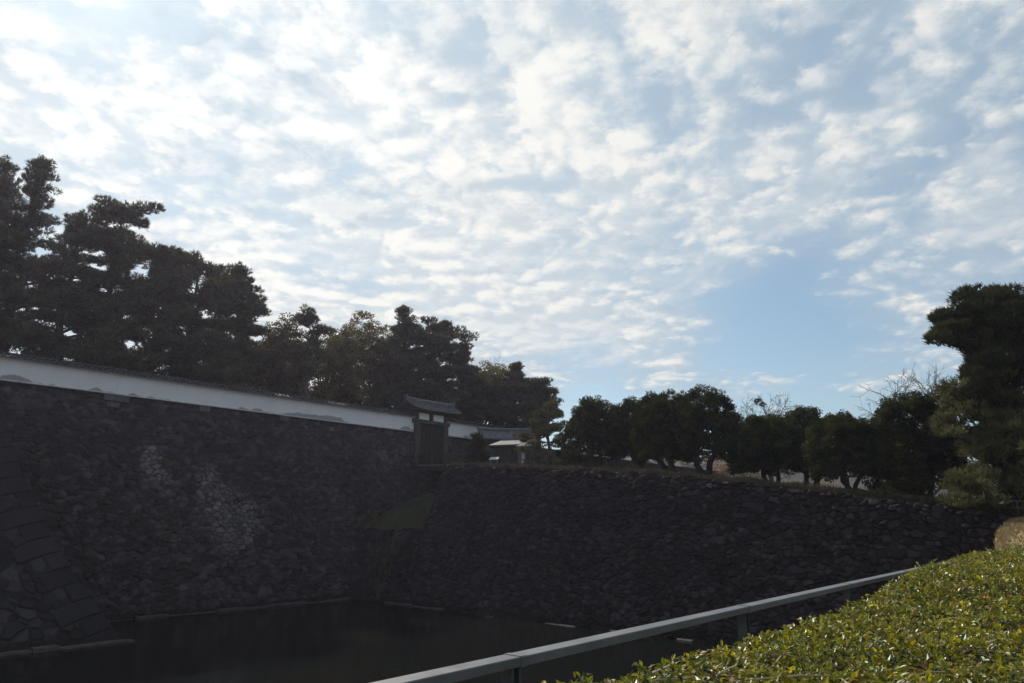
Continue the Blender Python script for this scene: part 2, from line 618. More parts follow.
# ------------------------------------------------------------------ stone walls (every stone in relief)
def stones(S, Z, w_, h_, seed, jit=0.42):
    """relief (m) and random number per stone for wall coordinates S, Z"""
    r = np.random.default_rng(seed)
    nu = int((S.max() - S.min()) / w_) + 8
    nv = int((Z.max() - Z.min()) / h_) + 8
    s0, z0 = S.min() - 3 * w_, Z.min() - 3 * h_
    jx = r.uniform(-jit, jit, (nv, nu)) * w_
    jz = r.uniform(-jit, jit, (nv, nu)) * h_
    off = r.uniform(0, 1, nv)[:, None] * w_
    cx = s0 + (np.arange(nu)[None, :] + 0.5) * w_ + jx + off
    cz = z0 + (np.arange(nv)[:, None] + 0.5) * h_ + jz
    size = r.uniform(-0.30, 0.24, (nv, nu)) * min(w_, h_)
    ident = r.uniform(0, 1, (nv, nu))
    tx, tz = r.normal(0, 0.10, (nv, nu)), r.normal(0, 0.10, (nv, nu))
    pop = r.normal(0, 0.06, (nv, nu))
    # courses wander and stones vary in size
    S, Z = S + 0.32 * w_ * np.sin(S * 0.83 / w_ * 0.5 + Z * 0.9) + 0.35 * w_ * np.sin(Z * 0.61 + S * 0.23), Z + 0.30 * h_ * np.sin(S * 0.55 + 1.3 * np.sin(Z * 0.4)) + 0.25 * h_ * np.sin(S * 1.9 + Z * 1.1)
    j0 = np.floor((Z - z0) / h_).astype(int)
    F1 = np.full(S.shape, 1e9)
    F2 = np.full(S.shape, 1e9)
    best = np.zeros(S.shape, int)
    for dj in (-2, -1, 0, 1, 2):
        j = np.clip(j0 + dj, 0, nv - 1)
        i0 = np.floor((S - s0 - off[j, 0]) / w_).astype(int)
        for di in (-2, -1, 0, 1, 2):
            i = np.clip(i0 + di, 0, nu - 1)
            ddx = np.abs(S - cx[j, i]) / w_
            ddz = np.abs(Z - cz[j, i]) / h_
            d = (ddx ** 2.6 + ddz ** 2.6) ** (1 / 2.6) * min(w_, h_) - size[j, i]
            k = j * nu + i
            same = k == best
            nearer = (d < F1)
            F2 = np.where(nearer, F1, np.where(~same, np.minimum(F2, d), F2))
            best = np.where(nearer, k, best)
            F1 = np.where(nearer, d, F1)
    edge = np.clip((F2 - F1 - 0.03 * min(w_, h_)) / (0.20 * min(w_, h_)), 0, 1)
    edge = edge * edge * (3 - 2 * edge)
    bi, bj = best % nu, best // nu
    rel = (S - cx[bj, bi]) * tx[bj, bi] + (Z - cz[bj, bi]) * tz[bj, bi] + pop[bj, bi]
    return edge, rel, ident[bj, bi], cx[bj, bi], cz[bj, bi]


def wall_mesh(name, foot0, d, out, s_lo, s_hi, top, batter, res, w_, h_, seed, tint_fn, z_lo=-0.7, end_batter=None, depth=0.14, end_side=0, big_corner=False):
    """battered wall face; foot0 + d*s is its line at the water, top(s) its crest"""
    nu = int((s_hi - s_lo) / res) + 1
    zmax = float(np.max(top(np.linspace(s_lo, s_hi, 200))))
    nv = int((zmax - z_lo) / res) + 1
    s = np.linspace(s_lo, s_hi, nu)
    f = np.linspace(0, 1, nv)
    tp = top(s)
    Z = z_lo + f[:, None] * (tp[None, :] - z_lo)
    S = np.repeat(s[None, :], nv, 0)
    H = np.maximum(Z, 0)
    if end_batter is not None:
        fr = (S - s_lo) / (s_hi - s_lo)
        eb = end_batter(H)
        S = (S + eb * (1 - fr)) if end_side < 0 else (S - eb * fr)
    edge, rel, ident, cx, cz = stones(S, Z, w_, h_, seed)
    if big_corner:
        # long and short dressed corner blocks in turn
        ch = 0.98
        from_end = (s_hi - (end_batter(H) if end_batter is not None else 0)) - S
        Zr = Z + 8.0 - 0.26 * (S - s_hi) + 0.05 * np.sin(S * 1.7 + Z)
        row = np.floor(Zr / ch).astype(int)
        length = np.where(row % 2 == 0, 2.3, 1.25) + 0.35 * np.sin(row * 5.1)
        inb = from_end < length
        e2 = np.minimum(np.minimum(Zr - row * ch, (row + 1) * ch - Zr), np.minimum(length - from_end, from_end + 0.5)) / 0.05
        e2 = np.clip(e2, 0, 1)
        r2 = np.sin(row * 12.9898) * 43758.5453
        r2 = r2 - np.floor(r2)
        edge = np.where(inb, e2, edge)
        rel = np.where(inb, 0.06 + 0.14 * (r2 - 0.5) + 0.05 * np.sin(S * 2.3 + row) * np.sin(Z * 1.9), rel)
        ident = np.where(inb, 0.15 + 0.35 * r2, ident)
        cx, cz = np.where(inb, S, cx), np.where(inb, row * ch, cz)
    disp = depth * (edge - 1) + rel * edge
    b = batter(H)
    off = -b + disp
    X = foot0[0] + d[0] * S + out[0] * off
    Y = foot0[1] + d[1] * S + out[1] * off
    V = np.stack([X, Y, Z], -1).reshape(-1, 3)
    idx = np.arange(nu * nv).reshape(nv, nu)
    q = np.stack([idx[:-1, :-1], idx[:-1, 1:], idx[1:, 1:], idx[1:, :-1]], -1).reshape(-1, 4)
    a, c = d, out
    if a[0] * c[1] - a[1] * c[0] > 0:
        q = q[:, ::-1]
    T = tint_fn(S, Z, cx, cz, ident, edge).reshape(-1, 3)
    return mesh_np(name, V, q, tint=T, smooth=True)


def g2(x, y, x0, y0, rx, ry):
    return np.exp(-((x - x0) / rx) ** 2 - ((y - y0) / ry) ** 2)


def tint_left(S, Z, cx, cz, ident, edge):
    v = 0.024 + 0.048 * ident ** 2.2
    rz = cz - EZ
    pale = 1.0 * g2(cx, rz, -23.2, 3.4, 1.1, 1.6) + 1.1 * g2(cx, rz, -22.0, 1.4, 1.6, 1.9) + 1.0 * g2(cx, rz, -21.0, -0.6, 1.5, 1.5) + 0.6 * g2(cx, rz, -19.2, 1.3, 1.3, 1.6) + 0.8 * g2(cx, rz, -28.2, 5.4, 1.0, 1.9) + 0.6 * g2(cx, rz, -27.2, 3.6, 1.4, 1.3) + 0.35 * g2(cx, rz, -24.0, 1.5, 3.0, 2.5) + 0.4 * g2(cx, rz, -3.6, 6.8, 1.6, 2.0) + 0.35 * g2(cx, rz, -2.0, 7.6, 1.2, 1.0)
    amt = (0.3 * np.clip(pale, 0, 1) + 0.7 * (((ident * 977.0) % 1.0) < np.clip(pale * 1.1 - 0.05, 0, 0.92))) * (0.4 + 0.6 * ((ident * 371.0) % 1.0)) * np.clip(pale * 1.4, 0, 1) * edge
    v = v + 0.125 * amt
    warm = (ident * 53.7) % 1.0
    c = np.stack([v * (1.06 + 0.10 * warm), v * (0.98 + 0.03 * warm), v * (1.06 - 0.06 * warm)], -1)
    return c


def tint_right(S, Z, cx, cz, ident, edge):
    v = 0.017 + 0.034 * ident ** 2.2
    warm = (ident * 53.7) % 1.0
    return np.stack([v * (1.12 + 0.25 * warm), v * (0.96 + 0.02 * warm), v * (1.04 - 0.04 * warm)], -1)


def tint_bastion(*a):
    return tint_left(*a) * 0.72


bat_left = lambda h: 0.42 * h - 0.0089 * h * h
bat_right = lambda h: 0.38 * h - 0.0095 * h * h
bat_bast = lambda h: 0.68 * h - 0.0153 * h * h
GATE0, GATE1, GATE_Z = -0.35, 4.55, EZ + 6.35
top_left = lambda u: np.where((u > GATE0) & (u < GATE1), GATE_Z, EZ + 10.0)

footL = L0 + nL * 4.5
rampart = thing('stone_rampart', 'tall battered stone rampart of small grey rocks with pale patches, below the long white wall', 'stone wall', on_left(-20, 4.5, 0))
wm = wall_mesh('stone_face', footL, dL, nL, -52, 26, top_left, bat_left, 0.065, 0.45, 0.32, 3, tint_left, depth=0.15)


def keep(o, parent):
    """parent o to an Empty without moving it"""
    o.parent = parent
    o.matrix_parent_inverse = Matrix.LocRotScale(parent.location, parent.rotation_euler, None).inverted()
    return o


keep(obj('stone_face', wm, M['stone']), rampart)
# low line of footing stones at the water
def footing(line0, d, out, s0, s1, parent, seed, base_off=0.22, w=0.4, lo=-0.4, hi=0.10):
    r = random.Random(seed)
    mb = MB()
    s = s0
    ax = (Vector((d[0], d[1], 0)), Vector((out[0], out[1], 0)), Vector((0, 0, 1)))
    while s < s1:
        L = r.uniform(0.9, 2.2)
        if s + L > s1:
            L = s1 - s
        h = hi + r.uniform(-0.10, 0.09)
        o = base_off + r.uniform(-0.15, 0.1)
        p = line0 + d * (s + L / 2) + out * o
        mb.box((p[0], p[1], (lo + h) / 2), (L - 0.03, w, h - lo), ax, 0.05)
        s += L
    return keep(mb.build('footing_ledge', M['pale_stone']), parent)


footing(footL, dL, nL, -39, -4, rampart, 5)
axL = (Vector((dL[0], dL[1], 0)), Vector((nL[0], nL[1], 0)), Vector((0, 0, 1)))
for u, w_, h_, z in ((-31.0, 1.9, 0.55, 9.68), (-31.2, 0.9, 0.4, 9.12), (-23.9, 0.9, 0.55, 9.68), (-16.3, 0.8, 0.5, 9.7), (-11.0, 0.6, 0.4, 9.2)):
    mb = MB()
    mb.box(on_left(u, 0.06, EZ + z), (w_, 0.3, h_), axL, 0.03)
    keep(mb.build('dressed_block', M['dressed']), rampart)

# bastion that stands forward at the left
bfoot = np.array([-22.4, 43.4])
bastion = thing('stone_bastion', 'projecting stone bastion with huge alternating corner blocks rising out of the dark moat', 'stone wall', (bfoot[0], bfoot[1], 0))
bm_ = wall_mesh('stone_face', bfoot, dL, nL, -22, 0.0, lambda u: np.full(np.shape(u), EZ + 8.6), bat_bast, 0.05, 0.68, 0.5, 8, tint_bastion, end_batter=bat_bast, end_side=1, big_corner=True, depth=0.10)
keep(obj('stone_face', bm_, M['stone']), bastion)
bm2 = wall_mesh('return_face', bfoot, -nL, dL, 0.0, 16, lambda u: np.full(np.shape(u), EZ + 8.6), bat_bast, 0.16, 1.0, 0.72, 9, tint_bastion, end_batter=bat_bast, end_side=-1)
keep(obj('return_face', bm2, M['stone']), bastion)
footing(bfoot, dL, nL, -14, 0.4, bastion, 15, 0.30, 0.7, -0.4, 0.16)

# causeway wall
footR = R0 + nR * 3.3
S_END = 4.26
causeway_wall = thing('causeway_wall', 'dark brown stone retaining wall of the causeway, its top sloping down under the round trees', 'stone wall', (footR[0], footR[1], 0))
end_b = lambda h: 0.34 * h - 0.0075 * h * h
s_foot = S_END - float(end_b(11.6))
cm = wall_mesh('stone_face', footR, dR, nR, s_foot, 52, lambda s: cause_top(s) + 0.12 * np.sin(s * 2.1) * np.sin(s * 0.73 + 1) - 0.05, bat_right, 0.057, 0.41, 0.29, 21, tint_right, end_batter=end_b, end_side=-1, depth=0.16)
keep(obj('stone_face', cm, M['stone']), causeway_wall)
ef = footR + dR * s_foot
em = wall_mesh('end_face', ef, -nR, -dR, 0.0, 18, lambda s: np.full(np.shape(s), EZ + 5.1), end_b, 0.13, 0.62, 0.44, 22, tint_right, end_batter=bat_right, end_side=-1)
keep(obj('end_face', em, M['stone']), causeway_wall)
footing(footR, dR, nR, s_foot - 0.3, 40, causeway_wall, 25, 0.16, 0.34, -0.4, 0.05)


# ------------------------------------------------------------------ ground, water, banks
def sheet(name, fn, us, vs, mat, label=None, kind='structure'):
    """grid surface from fn(u, v) -> point"""
    V = np.array([[fn(u, v) for u in us] for v in vs], float).reshape(-1, 3)
    nu, nv = len(us), len(vs)
    idx = np.arange(nu * nv).reshape(nv, nu)
    q = np.stack([idx[:-1, :-1], idx[:-1, 1:], idx[1:, 1:], idx[1:, :-1]], -1).reshape(-1, 4)
    o = obj(name, mesh_np(name, V, q, smooth=True), mat)
    tag(o, label, None, None, kind)
    return o


def hn(x, y, s=1.0):
    return math.sin(x * 1.3 * s + 0.7) * math.sin(y * 1.1 * s + 1.9) + 0.5 * math.sin(x * 2.9 * s + y * 1.7 * s)


sheet('ground', lambda u, v: (u, v, -2.0), np.linspace(-3500, 3500, 9), np.linspace(-3500, 3500, 9), M['soil'])
sheet('water', lambda u, v: (u, v, 0.0), np.linspace(-180, 220, 5), np.linspace(-60, 320, 5), M['water'])

# ground inside the rampart, with the notch behind the gate
mbg = MB()
zc = EZ + 9.75


def LP(u, off, z):
    p = L0 + dL * u - nL * off
    return (p[0], p[1], z)


for (ua, ub, oa, ob, z) in ((-80, GATE0, 0.1, 160, zc), (GATE1, 160, 0.1, 160, zc), (GATE0, GATE1, 6.0, 160, zc), (GATE0, GATE1, -0.7, 6.0, GATE_Z)):
    mbg.add([LP(ua, oa, z), LP(ub, oa, z), LP(ub, ob, z), LP(ua, ob, z)], [(0, 1, 2, 3)])
for u in (GATE0, GATE1):
    mbg.add([LP(u, -0.2, GATE_Z), LP(u, 6, GATE_Z), LP(u, 6, zc), LP(u, 0.1, zc)], [(0, 1, 2, 3)])
mbg.add([LP(GATE0, 6, GATE_Z), LP(GATE1, 6, GATE_Z), LP(GATE1, 6, zc), LP(GATE0, 6, zc)], [(0, 1, 2, 3)])
bt = bfoot - nL * 6.4
zb_ = EZ + 8.55
mbg.add([tuple(bt + dL * -60) + (zb_,), tuple(bt + dL * -6.9) + (zb_,), tuple(bt + dL * -6.9 - nL * 9) + (zb_,), tuple(bt + dL * -60 - nL * 9) + (zb_,)], [(0, 1, 2, 3)])
tag(mbg.build('castle_ground', M['soil']), None, None, None, 'structure')


def cause_surf(s, b):
    p = on_cause(s, b)
    z = p.z + 0.35 * math.sin(min(b, 3.0) / 3.0 * math.pi / 2) * (0.8 + 0.25 * hn(s, b, 0.6)) + 0.04 * hn(s, b, 2)
    if b < 0.3:
        z = p.z - 0.1
    return (p.x, p.y, z)


sheet('causeway_ground', cause_surf, np.linspace(S_END - 0.1, 62, 150), np.concatenate([[-0.1, 0.15], np.linspace(0.5, 5, 14), np.linspace(5.5, 9, 8)]), M['soil'])
# far side of the causeway drops to the next moat
sheet('causeway_slope', lambda s, b: tuple(on_cause(s, 9 + b * 5))[:2] + ((float(cause_top(s)) + 0.3) * (1 - b) - 0.6 * b,), np.linspace(S_END - 0.1, 62, 30), np.linspace(0, 1, 6), M['green_bank'])


def bank_z(l, a):
    t_ = min(max((l - 17) / 23.0, 0), 1)
    t_ = t_ * t_ * (3 - 2 * t_)
    drop = 0.40 * min(max((l - 20) / 8.0, 0), 1) * (1 - min(max((a + 0.75) / 3.2, 0), 1)) ** 1.3
    return EZ - 1.6 - drop + 2.15 * t_ + 0.03 * hn(l, a, 0.8) + 0.02 * max(a - 3, 0) * t_


def bank_pt(l, a):
    e = min(max((l - 22) / 12.0, 0), 1)
    p = on_bank(l, a - 0.85 * e * e * (3 - 2 * e) * (1 - min(max(a, 0) / 8.0, 1)), bank_z(l, a))
    if a < -0.75:
        p.z -= 6.6
    return tuple(p)


sheet('near_bank', bank_pt, np.linspace(-30, 70, 140), np.concatenate([[-2.6, -0.76, -0.74], np.linspace(-0.5, 8, 20), np.linspace(10, 80, 12)]), M['dry_lawn'])

# grass slope and low masonry in the corner under the bridge
def corner_slope(u, v):
    """u across from the rampart to the causeway end, v up from the front edge"""
    a = P(366, 529, 70.5)
    b = P(434, 529, 65.5)
    c = P(384, 499, 80.0)
    d_ = P(452, 497, 73.5)
    lo = a.lerp(b, u)
    hi = c.lerp(d_, u)
    p = lo.lerp(hi, v)
    p.z += 0.35 * math.sin(v * math.pi) + 0.12 * hn(u * 8, v * 6)
    return tuple(p)


sheet('grass_slope', corner_slope, np.linspace(-0.35, 1.25, 26), np.linspace(0, 1.3, 18), M['green_bank'])
pa, pb = Vector(corner_slope(-0.35, 0.0)), Vector(corner_slope(1.25, 0.0))
fd = np.array([pb.x - pa.x, pb.y - pa.y])
fl = float(np.hypot(*fd))
fd = fd / fl
fo = np.array([fd[1], -fd[0]])
zt = (pa.z + pb.z) / 2
low = thing('corner_revetment', 'low dark stone revetment below the grass slope in the corner of the two walls', 'stone wall', (pa.x, pa.y, 0))
bat_low = lambda h: 0.62 * h - 0.01 * h * h
lm = wall_mesh('stone_face', np.array([pa.x, pa.y]) + fo * float(bat_low(zt)), fd, fo, 0, fl, lambda s: np.interp(s, [0, fl], [pa.z, pb.z]), bat_low, 0.085, 0.8, 0.5, 31, tint_right)
keep(obj('stone_face', lm, M['stone']), low)

# pale slope across the next moat, far behind the causeway trees
def far_surf(x, v):
    y = 118 - 0.28 * x + v * 60
    h = [-0.5, 9.5, 12.0, 12.5][min(int(v * 3), 3)]
    z = np.interp(v, [0, 0.25, 0.6, 1.0], [-0.5, EZ + 6.0, EZ + 13.0, EZ + 17.0])
    return (x, y, z - 0.035 * max(x, 0) + 0.3 * hn(x * 0.15, v * 3))


sheet('far_slope', far_surf, np.linspace(-10, 190, 60), np.linspace(0, 1, 14), M['far_bank'])


# ------------------------------------------------------------------ white plaster wall on the rampart
def tiled_cap(mb, mb_ridge, u0, u1, z, half=0.58, rise=0.27, step=0.42):
    """small two-sided roof of round and flat tiles along the rampart line"""
    n = max(1, int((u1 - u0) / step))
    for side in (-1, 1):
        a0, a1 = on_left(u0, side * half, z), on_left(u1, side * half, z)
        b0, b1 = on_left(u0, 0, z + rise), on_left(u1, 0, z + rise)
        dn = Vector((0, 0, -0.07))
        mb.add([a0, a1, b1, b0, a0 + dn, a1 + dn, b1 + dn, b0 + dn], [(0, 1, 2, 3), (7, 6, 5, 4), (0, 4, 5, 1), (1, 5, 6, 2), (3, 7, 4, 0)])
        for k in range(n + 1):
            u = u0 + (u1 - u0) * k / n
            mb.tube([on_left(u, side * (half + 0.02), z + 0.03), on_left(u, 0.03 * side, z + rise + 0.02)], 0.065, 5)
    p, q = on_left((u0 + u1) / 2, 0, z + rise + 0.06), (u1 - u0, 0.2, 0.14)
    mb_ridge.box(p, q, axL, 0.05)


def plaster_wall(u0, u1, label, caps=True, zb=10.0):
    c = (u0 + u1) / 2
    t = thing('plaster_wall', label, 'wall', on_left(c, 0, EZ + zb), math.atan2(dL[1], dL[0]))
    L = u1 - u0
    mb = MB()
    n = max(2, int(L / 1.5))
    mb.box((0, 0, 0.83), (L, 0.34, 1.66))
    obj('plaster_panel', mb.mesh('plaster_panel'), M['plaster'], t)
    mb = MB()
    mb.box((0, 0, -0.02), (L, 0.52, 0.10), None, 0.02)
    obj('base_ledge', mb.mesh('base_ledge'), M['ledge'], t)
    mb = MB()
    for s in (-1, 1):
        mb.box((0, s * 0.30, 1.60), (L, 0.28, 0.06))
    obj('eave_board', mb.mesh('eave_board'), M['white'], t)
    mb, mr = MB(), MB()
    tiled_cap(mb, mr, u0, u1, EZ + zb + 1.64)
    keep(mb.build('tiled_roof', M['tile_dark']), t)
    keep(mr.build('ridge_cap', M['tile_dark']), t)
    return t


plaster_wall(-54, GATE0 + 0.12, 'long white plaster wall with dark moss stains, running along the rampart top left of the gate')
plaster_wall(GATE1 - 0.12, 22, 'short white plaster wall between the gate and the small pale-roofed hut')

# ------------------------------------------------------------------ gate
gate = thing('castle_gate', 'old dark timber castle gate with grey tiled gable roof standing in the white wall', 'gate', on_left((GATE0 + GATE1) / 2, 0, GATE_Z), math.atan2(dL[1], dL[0]))
GW = GATE1 - GATE0
# local axes: x along the wall, y away from the moat (so the moat side is -y)
for s in (-1, 1):
    mb = MB()
    mb.box((s * (GW / 2 - 0.30), -0.25, 2.35), (0.62, 0.6, 4.7))
    obj('post', mb.mesh('post'), M['wood_dark'], gate)
    mb = MB()
    mb.box((s * (GW / 2 - 0.35), 2.4, 2.0), (0.36, 0.36, 4.0))
    obj('rear_post', mb.mesh('rear_post'), M['wood_dark'], gate)
    mb = MB()
    mb.box((s * 0.955, 0.02, 2.32), (1.90, 0.14, 4.62))
    for k in range(5):
        mb.box((s * 0.94, -0.07, 0.5 + k * 0.95), (1.8, 0.06, 0.14))
    d = obj('door_leaf', mb.mesh('door_leaf'), M['wood_shade'], gate)  # leaf coloured near-black to read as the shadowed gateway
    mb = MB()
    for k in range(3):
        mb.box((s * (0.3 + 0.55 * k), -0.115, 2.4), (0.07, 0.03, 3.9))
    obj('iron_strap', mb.mesh('iron_strap'), M['wood_dark'], d)
mb = MB()
mb.box((0, -0.25, 4.62 + 0.22), (GW + 0.6, 0.5, 0.42))
mb.box((0, -0.25, 5.95), (GW + 0.9, 0.4, 0.3))
for x in (-2.1, -0.05, 2.1):
    mb.box((x, -0.25, 5.42), (0.34, 0.36, 0.76))
obj('lintel', mb.mesh('lintel'), M['wood_dark'], gate)
for x, w_ in ((-1.18, 1.55), (1.05, 1.55)):
    mb = MB()
    mb.box((x, -0.30, 5.42), (w_, 0.16, 0.74))
    obj('white_panel', mb.mesh('white_panel'), M['white'], gate)
# main roof: gable with slightly curved slopes, ridge along x
def gable(parent, L, half, z0, rise, thick, mat, name='roof', pitch=0.3, yc=0.0, lift=0.25):
    mb = MB()
    n = 7
    nx = 13
    for s in (-1, 1):
        vs = []
        for i in range(nx):
            fx = i / (nx - 1) * 2 - 1
            up = lift * abs(fx) ** 3
            for k in range(n):
                f = k / (n - 1)
                zz_ = z0 + rise * (f ** 1.25) + up * (0.4 + 0.6 * (1 - f))
                vs.append((fx * L / 2, yc + s * half * (1 - f), zz_))
        m_ = len(vs)
        vs += [(v[0], v[1], v[2] - thick) for v in vs]
        qs = []
        for i in range(nx - 1):
            for k in range(n - 1):
                a = i * n + k
                qs.append((a, a + n, a + n + 1, a + 1))
                qs.append((m_ + a + 1, m_ + a + n + 1, m_ + a + n, m_ + a))
        for i in range(nx - 1):
            qs.append((i * n, m_ + i * n, m_ + (i + 1) * n, (i + 1) * n))
        for i in (0, nx - 1):
            for k in range(n - 1):
                a = i * n + k
                qs.append((a, a + 1, m_ + a + 1, m_ + a))
        mb.add(vs, qs)
        cnt = int(L / pitch)
        for c in range(cnt + 1):
            fx = c / cnt * 2 - 1
            up = lift * abs(fx) ** 3
            pts = [(fx * L / 2, yc + s * half * (1 - k / (n - 1)) * 1.01, z0 + rise * ((k / (n - 1)) ** 1.25) + up * (0.4 + 0.6 * (1 - k / (n - 1))) + 0.03) for k in range(n)]
            mb.tube(pts, 0.06, 5)
    r = obj(name, mb.mesh(name), mat, parent)
    mb = MB()
    zr = z0 + rise
    pts = [(x * L / 2, yc, zr + 0.14 + lift * 0.4 * abs(x) ** 3) for x in np.linspace(-1, 1, 9)]
    mb.tube(pts, 0.19, 6)
    mb.box((-L / 2 - 0.05, yc, zr + 0.26 + lift * 0.4), (0.2, 0.5, 0.55))
    mb.box((L / 2 + 0.05, yc, zr + 0.26 + lift * 0.4), (0.2, 0.5, 0.55))
    obj('ridge', mb.mesh('ridge'), mat, r)
    return r


gable(gate, GW + 2.2, 1.55, 6.15, 0.95, 0.16, M['tile'], 'roof', 0.28, 0.0, 0.18)
mb = MB()
for x in np.linspace(-GW / 2 - 0.9, GW / 2 + 0.9, 18):
    for s in (-1, 1):
        mb.box((x, s * 0.8, 6.08), (0.08, 1.3, 0.1), (Vector((1, 0, 0)), Vector((0, 1, -0.28 * s)).normalized(), Vector((0, 0.28 * s, 1)).normalized()))
obj('rafter', mb.mesh('rafter'), M['wood_dark'], gate)
for s in (-1, 1):    # little roofs over the rear supports
    mb = MB()
    x = s * (GW / 2 - 0.35)
    for q in (-1, 1):
        a = [(x + q * 0.75, 0.9, 4.25), (x + q * 0.75, 3.1, 4.25), (x, 3.1, 4.85), (x, 0.9, 4.85)]
        mb.add(a + [(v[0], v[1], v[2] - 0.1) for v in a], [(0, 1, 2, 3), (7, 6, 5, 4), (0, 4, 5, 1), (1, 5, 6, 2), (3, 7, 4, 0), (2, 6, 7, 3)])
    obj('support_roof', mb.mesh('support_roof'), M['tile'], gate)

# ------------------------------------------------------------------ timber bridge from the gate to the causeway
br0 = on_left(2.1, 0.6, GATE_Z)
br1 = on_left(2.1, 14.5, EZ + 5.75)
bl = (br1 - br0).length
bx = (br1 - br0).normalized()
by = Vector((0, 0, 1)).cross(bx).normalized()
bz = bx.cross(by)
bridge = thing('timber_bridge', 'short dark timber bridge with handrails leading to the castle gate', 'bridge', br0)
W2 = 2.1
mb = MB()
k = 0.0
while k < bl:
    mb.box(br0 + bx * (k + 0.12) - bz * 0.08, (0.23, 2 * W2, 0.12), (bx, by, bz))
    k += 0.25
keep(mb.build('deck', M['wood_grey']), bridge)
for s in (-1, 1):
    mb = MB()
    mb.box(br0 + bx * bl / 2 + by * (s * (W2 - 0.25)) - bz * 0.4, (bl, 0.35, 0.5), (bx, by, bz))
    keep(mb.build('girder', M['wood_dark']), bridge)
    mb = MB()
    for h in (0.35, 0.68, 1.0):
        mb.box(br0 + bx * bl / 2 + by * (s * (W2 - 0.08)) + bz * h, (bl, 0.12, 0.09 if h < 1 else 0.14), (bx, by, bz))
    keep(mb.build('handrail', M['wood_dark']), bridge)
    for i in range(7):
        mb = MB()
        p = br0 + bx * (bl * i / 6) + by * (s * (W2 - 0.08))
        mb.box(p + Vector((0, 0, 0.5)), (0.17, 0.17, 1.25))
        mb.box(p + Vector((0, 0, 1.17)), (0.22, 0.22, 0.1))
        keep(mb.build('railing_post', M['wood_dark']), bridge)

# ------------------------------------------------------------------ small hut and building by the bridge
hp = P(510, 465.5, 66.5)
hut = thing('guard_hut', 'small dark guard hut with pale hipped metal roof at the end of the bridge', 'hut', hp, math.atan2(dR[1], dR[0]) + R(25))
mb = MB()
mb.box((0, 0, 0.88), (2.5, 2.2, 1.76))
mb.box((0, 0, 1.66), (3.0, 2.75, 0.12))
obj('wall', mb.mesh('wall'), M['wood_dark'], hut)
for k in range(5):
    mb = MB()
    mb.box((-1.25 + k * 0.62, -1.14, 0.88), (0.09, 0.09, 1.76))
    obj('post', mb.mesh('post'), M['wood_grey'] if k in (4,) else M['wood_dark'], hut)
mb = MB()
mb.box((0.32, -1.125, 0.82), (0.5, 0.05, 1.6))
obj('door', mb.mesh('door'), M['wood_dark'], hut)
mb = MB()
mb.box((-0.32, -1.125, 1.1), (0.5, 0.05, 0.8))
wf = obj('window', mb.mesh('window'), M['tile_dark'], hut)


def hip(mb, hx, hy, z0, rise, ridge, th):
    b = [(-hx, -hy, z0), (hx, -hy, z0), (hx, hy, z0), (-hx, hy, z0), (-ridge, 0, z0 + rise), (ridge, 0, z0 + rise)]
    lo = [(v[0], v[1], v[2] - th) for v in b[:4]]
    mb.add(b + lo, [(0, 1, 5, 4), (2, 3, 4, 5), (6, 7, 1, 0), (7, 8, 2, 1), (8, 9, 3, 2), (9, 6, 0, 3), (9, 8, 7, 6)], [(1, 2, 5), (3, 0, 4)])


mb = MB()
hip(mb, 1.62, 1.5, 1.80, 0.58, 0.85, 0.10)
obj('roof', mb.mesh('roof'), M['copper'], hut)
mb = MB()
mb.box((0, 0, 2.40), (1.8, 0.16, 0.10))
obj('ridge', mb.mesh('ridge'), M['copper'], hut)

sp = P(527, 463.5, 64.5)
sb = thing('lattice_shed', 'low grey gabled shelter beside the guard hut under the layered pine', 'shelter', sp, hut.rotation_euler.z)
for x in (-0.5, 0.5):
    for y in (-0.4, 0.4):
        mb = MB()
        mb.box((x, y, 0.75), (0.1, 0.1, 1.5))
        obj('post', mb.mesh('post'), M['wood_grey'], sb)
mb = MB()
hip(mb, 0.85, 0.75, 1.52, 0.4, 0.3, 0.07)
obj('roof', mb.mesh('roof'), M['tile_dark'], sb)

gp = P(504, 456, 84.0)
store = thing('storehouse', 'grey roofed storehouse half hidden behind the guard hut', 'building', (gp.x, gp.y, gp.z - 1.0), math.atan2(dL[1], dL[0]) - R(40))
mb = MB()
mb.box((0, 0, 1.4), (5.0, 3.2, 2.8))
obj('wall', mb.mesh('wall'), M['wood_dark'], store)
gable(store, 6.2, 2.4, 2.8, 1.2, 0.14, M['tile'], 'roof', 0.35, 0.0, 0.1)

# small things beside the hut
cp = P(522.5, 465.0, 62.5)
cone = thing('traffic_cone', 'small orange traffic cone beside the guard hut', 'traffic cone', cp)
cone.scale = (0.75, 0.75, 0.75)
mb = MB()
mb.tube([(0, 0, 0.03), (0, 0, 0.6)], [0.15, 0.035], 12)
obj('body', mb.mesh('body', True), M['orange'], cone)
mb = MB()
mb.box((0, 0, 0.02), (0.42, 0.42, 0.04))
obj('base', mb.mesh('base'), M['orange'], cone)
mb = MB()
mb.tube([(0, 0, 0.30), (0, 0, 0.40)], [0.100, 0.080], 12)
obj('band', mb.mesh('band', True), M['white'], cone)
for (px, py, Y, lab, h) in ((523.3, 465, 63.2, 'upright narrow white signboard behind the orange cone', 1.35),):
    b = P(px, py, Y)
    s_ = thing('sign_board', lab, 'sign', b)
    mb = MB()
    mb.box((0, 0.04, h / 2), (0.06, 0.06, h))
    obj('post', mb.mesh('post'), M['wood_grey'], s_)
    mb = MB()
    mb.box((0, 0, h - 0.4), (0.28, 0.04, 0.8))
    obj('panel', mb.mesh('panel'), M['ledge'], s_)
b = P(494, 465, 63.5)
s_ = thing('notice_board', 'low slanted white notice board on two legs left of the guard hut', 'sign', b, R(-20))
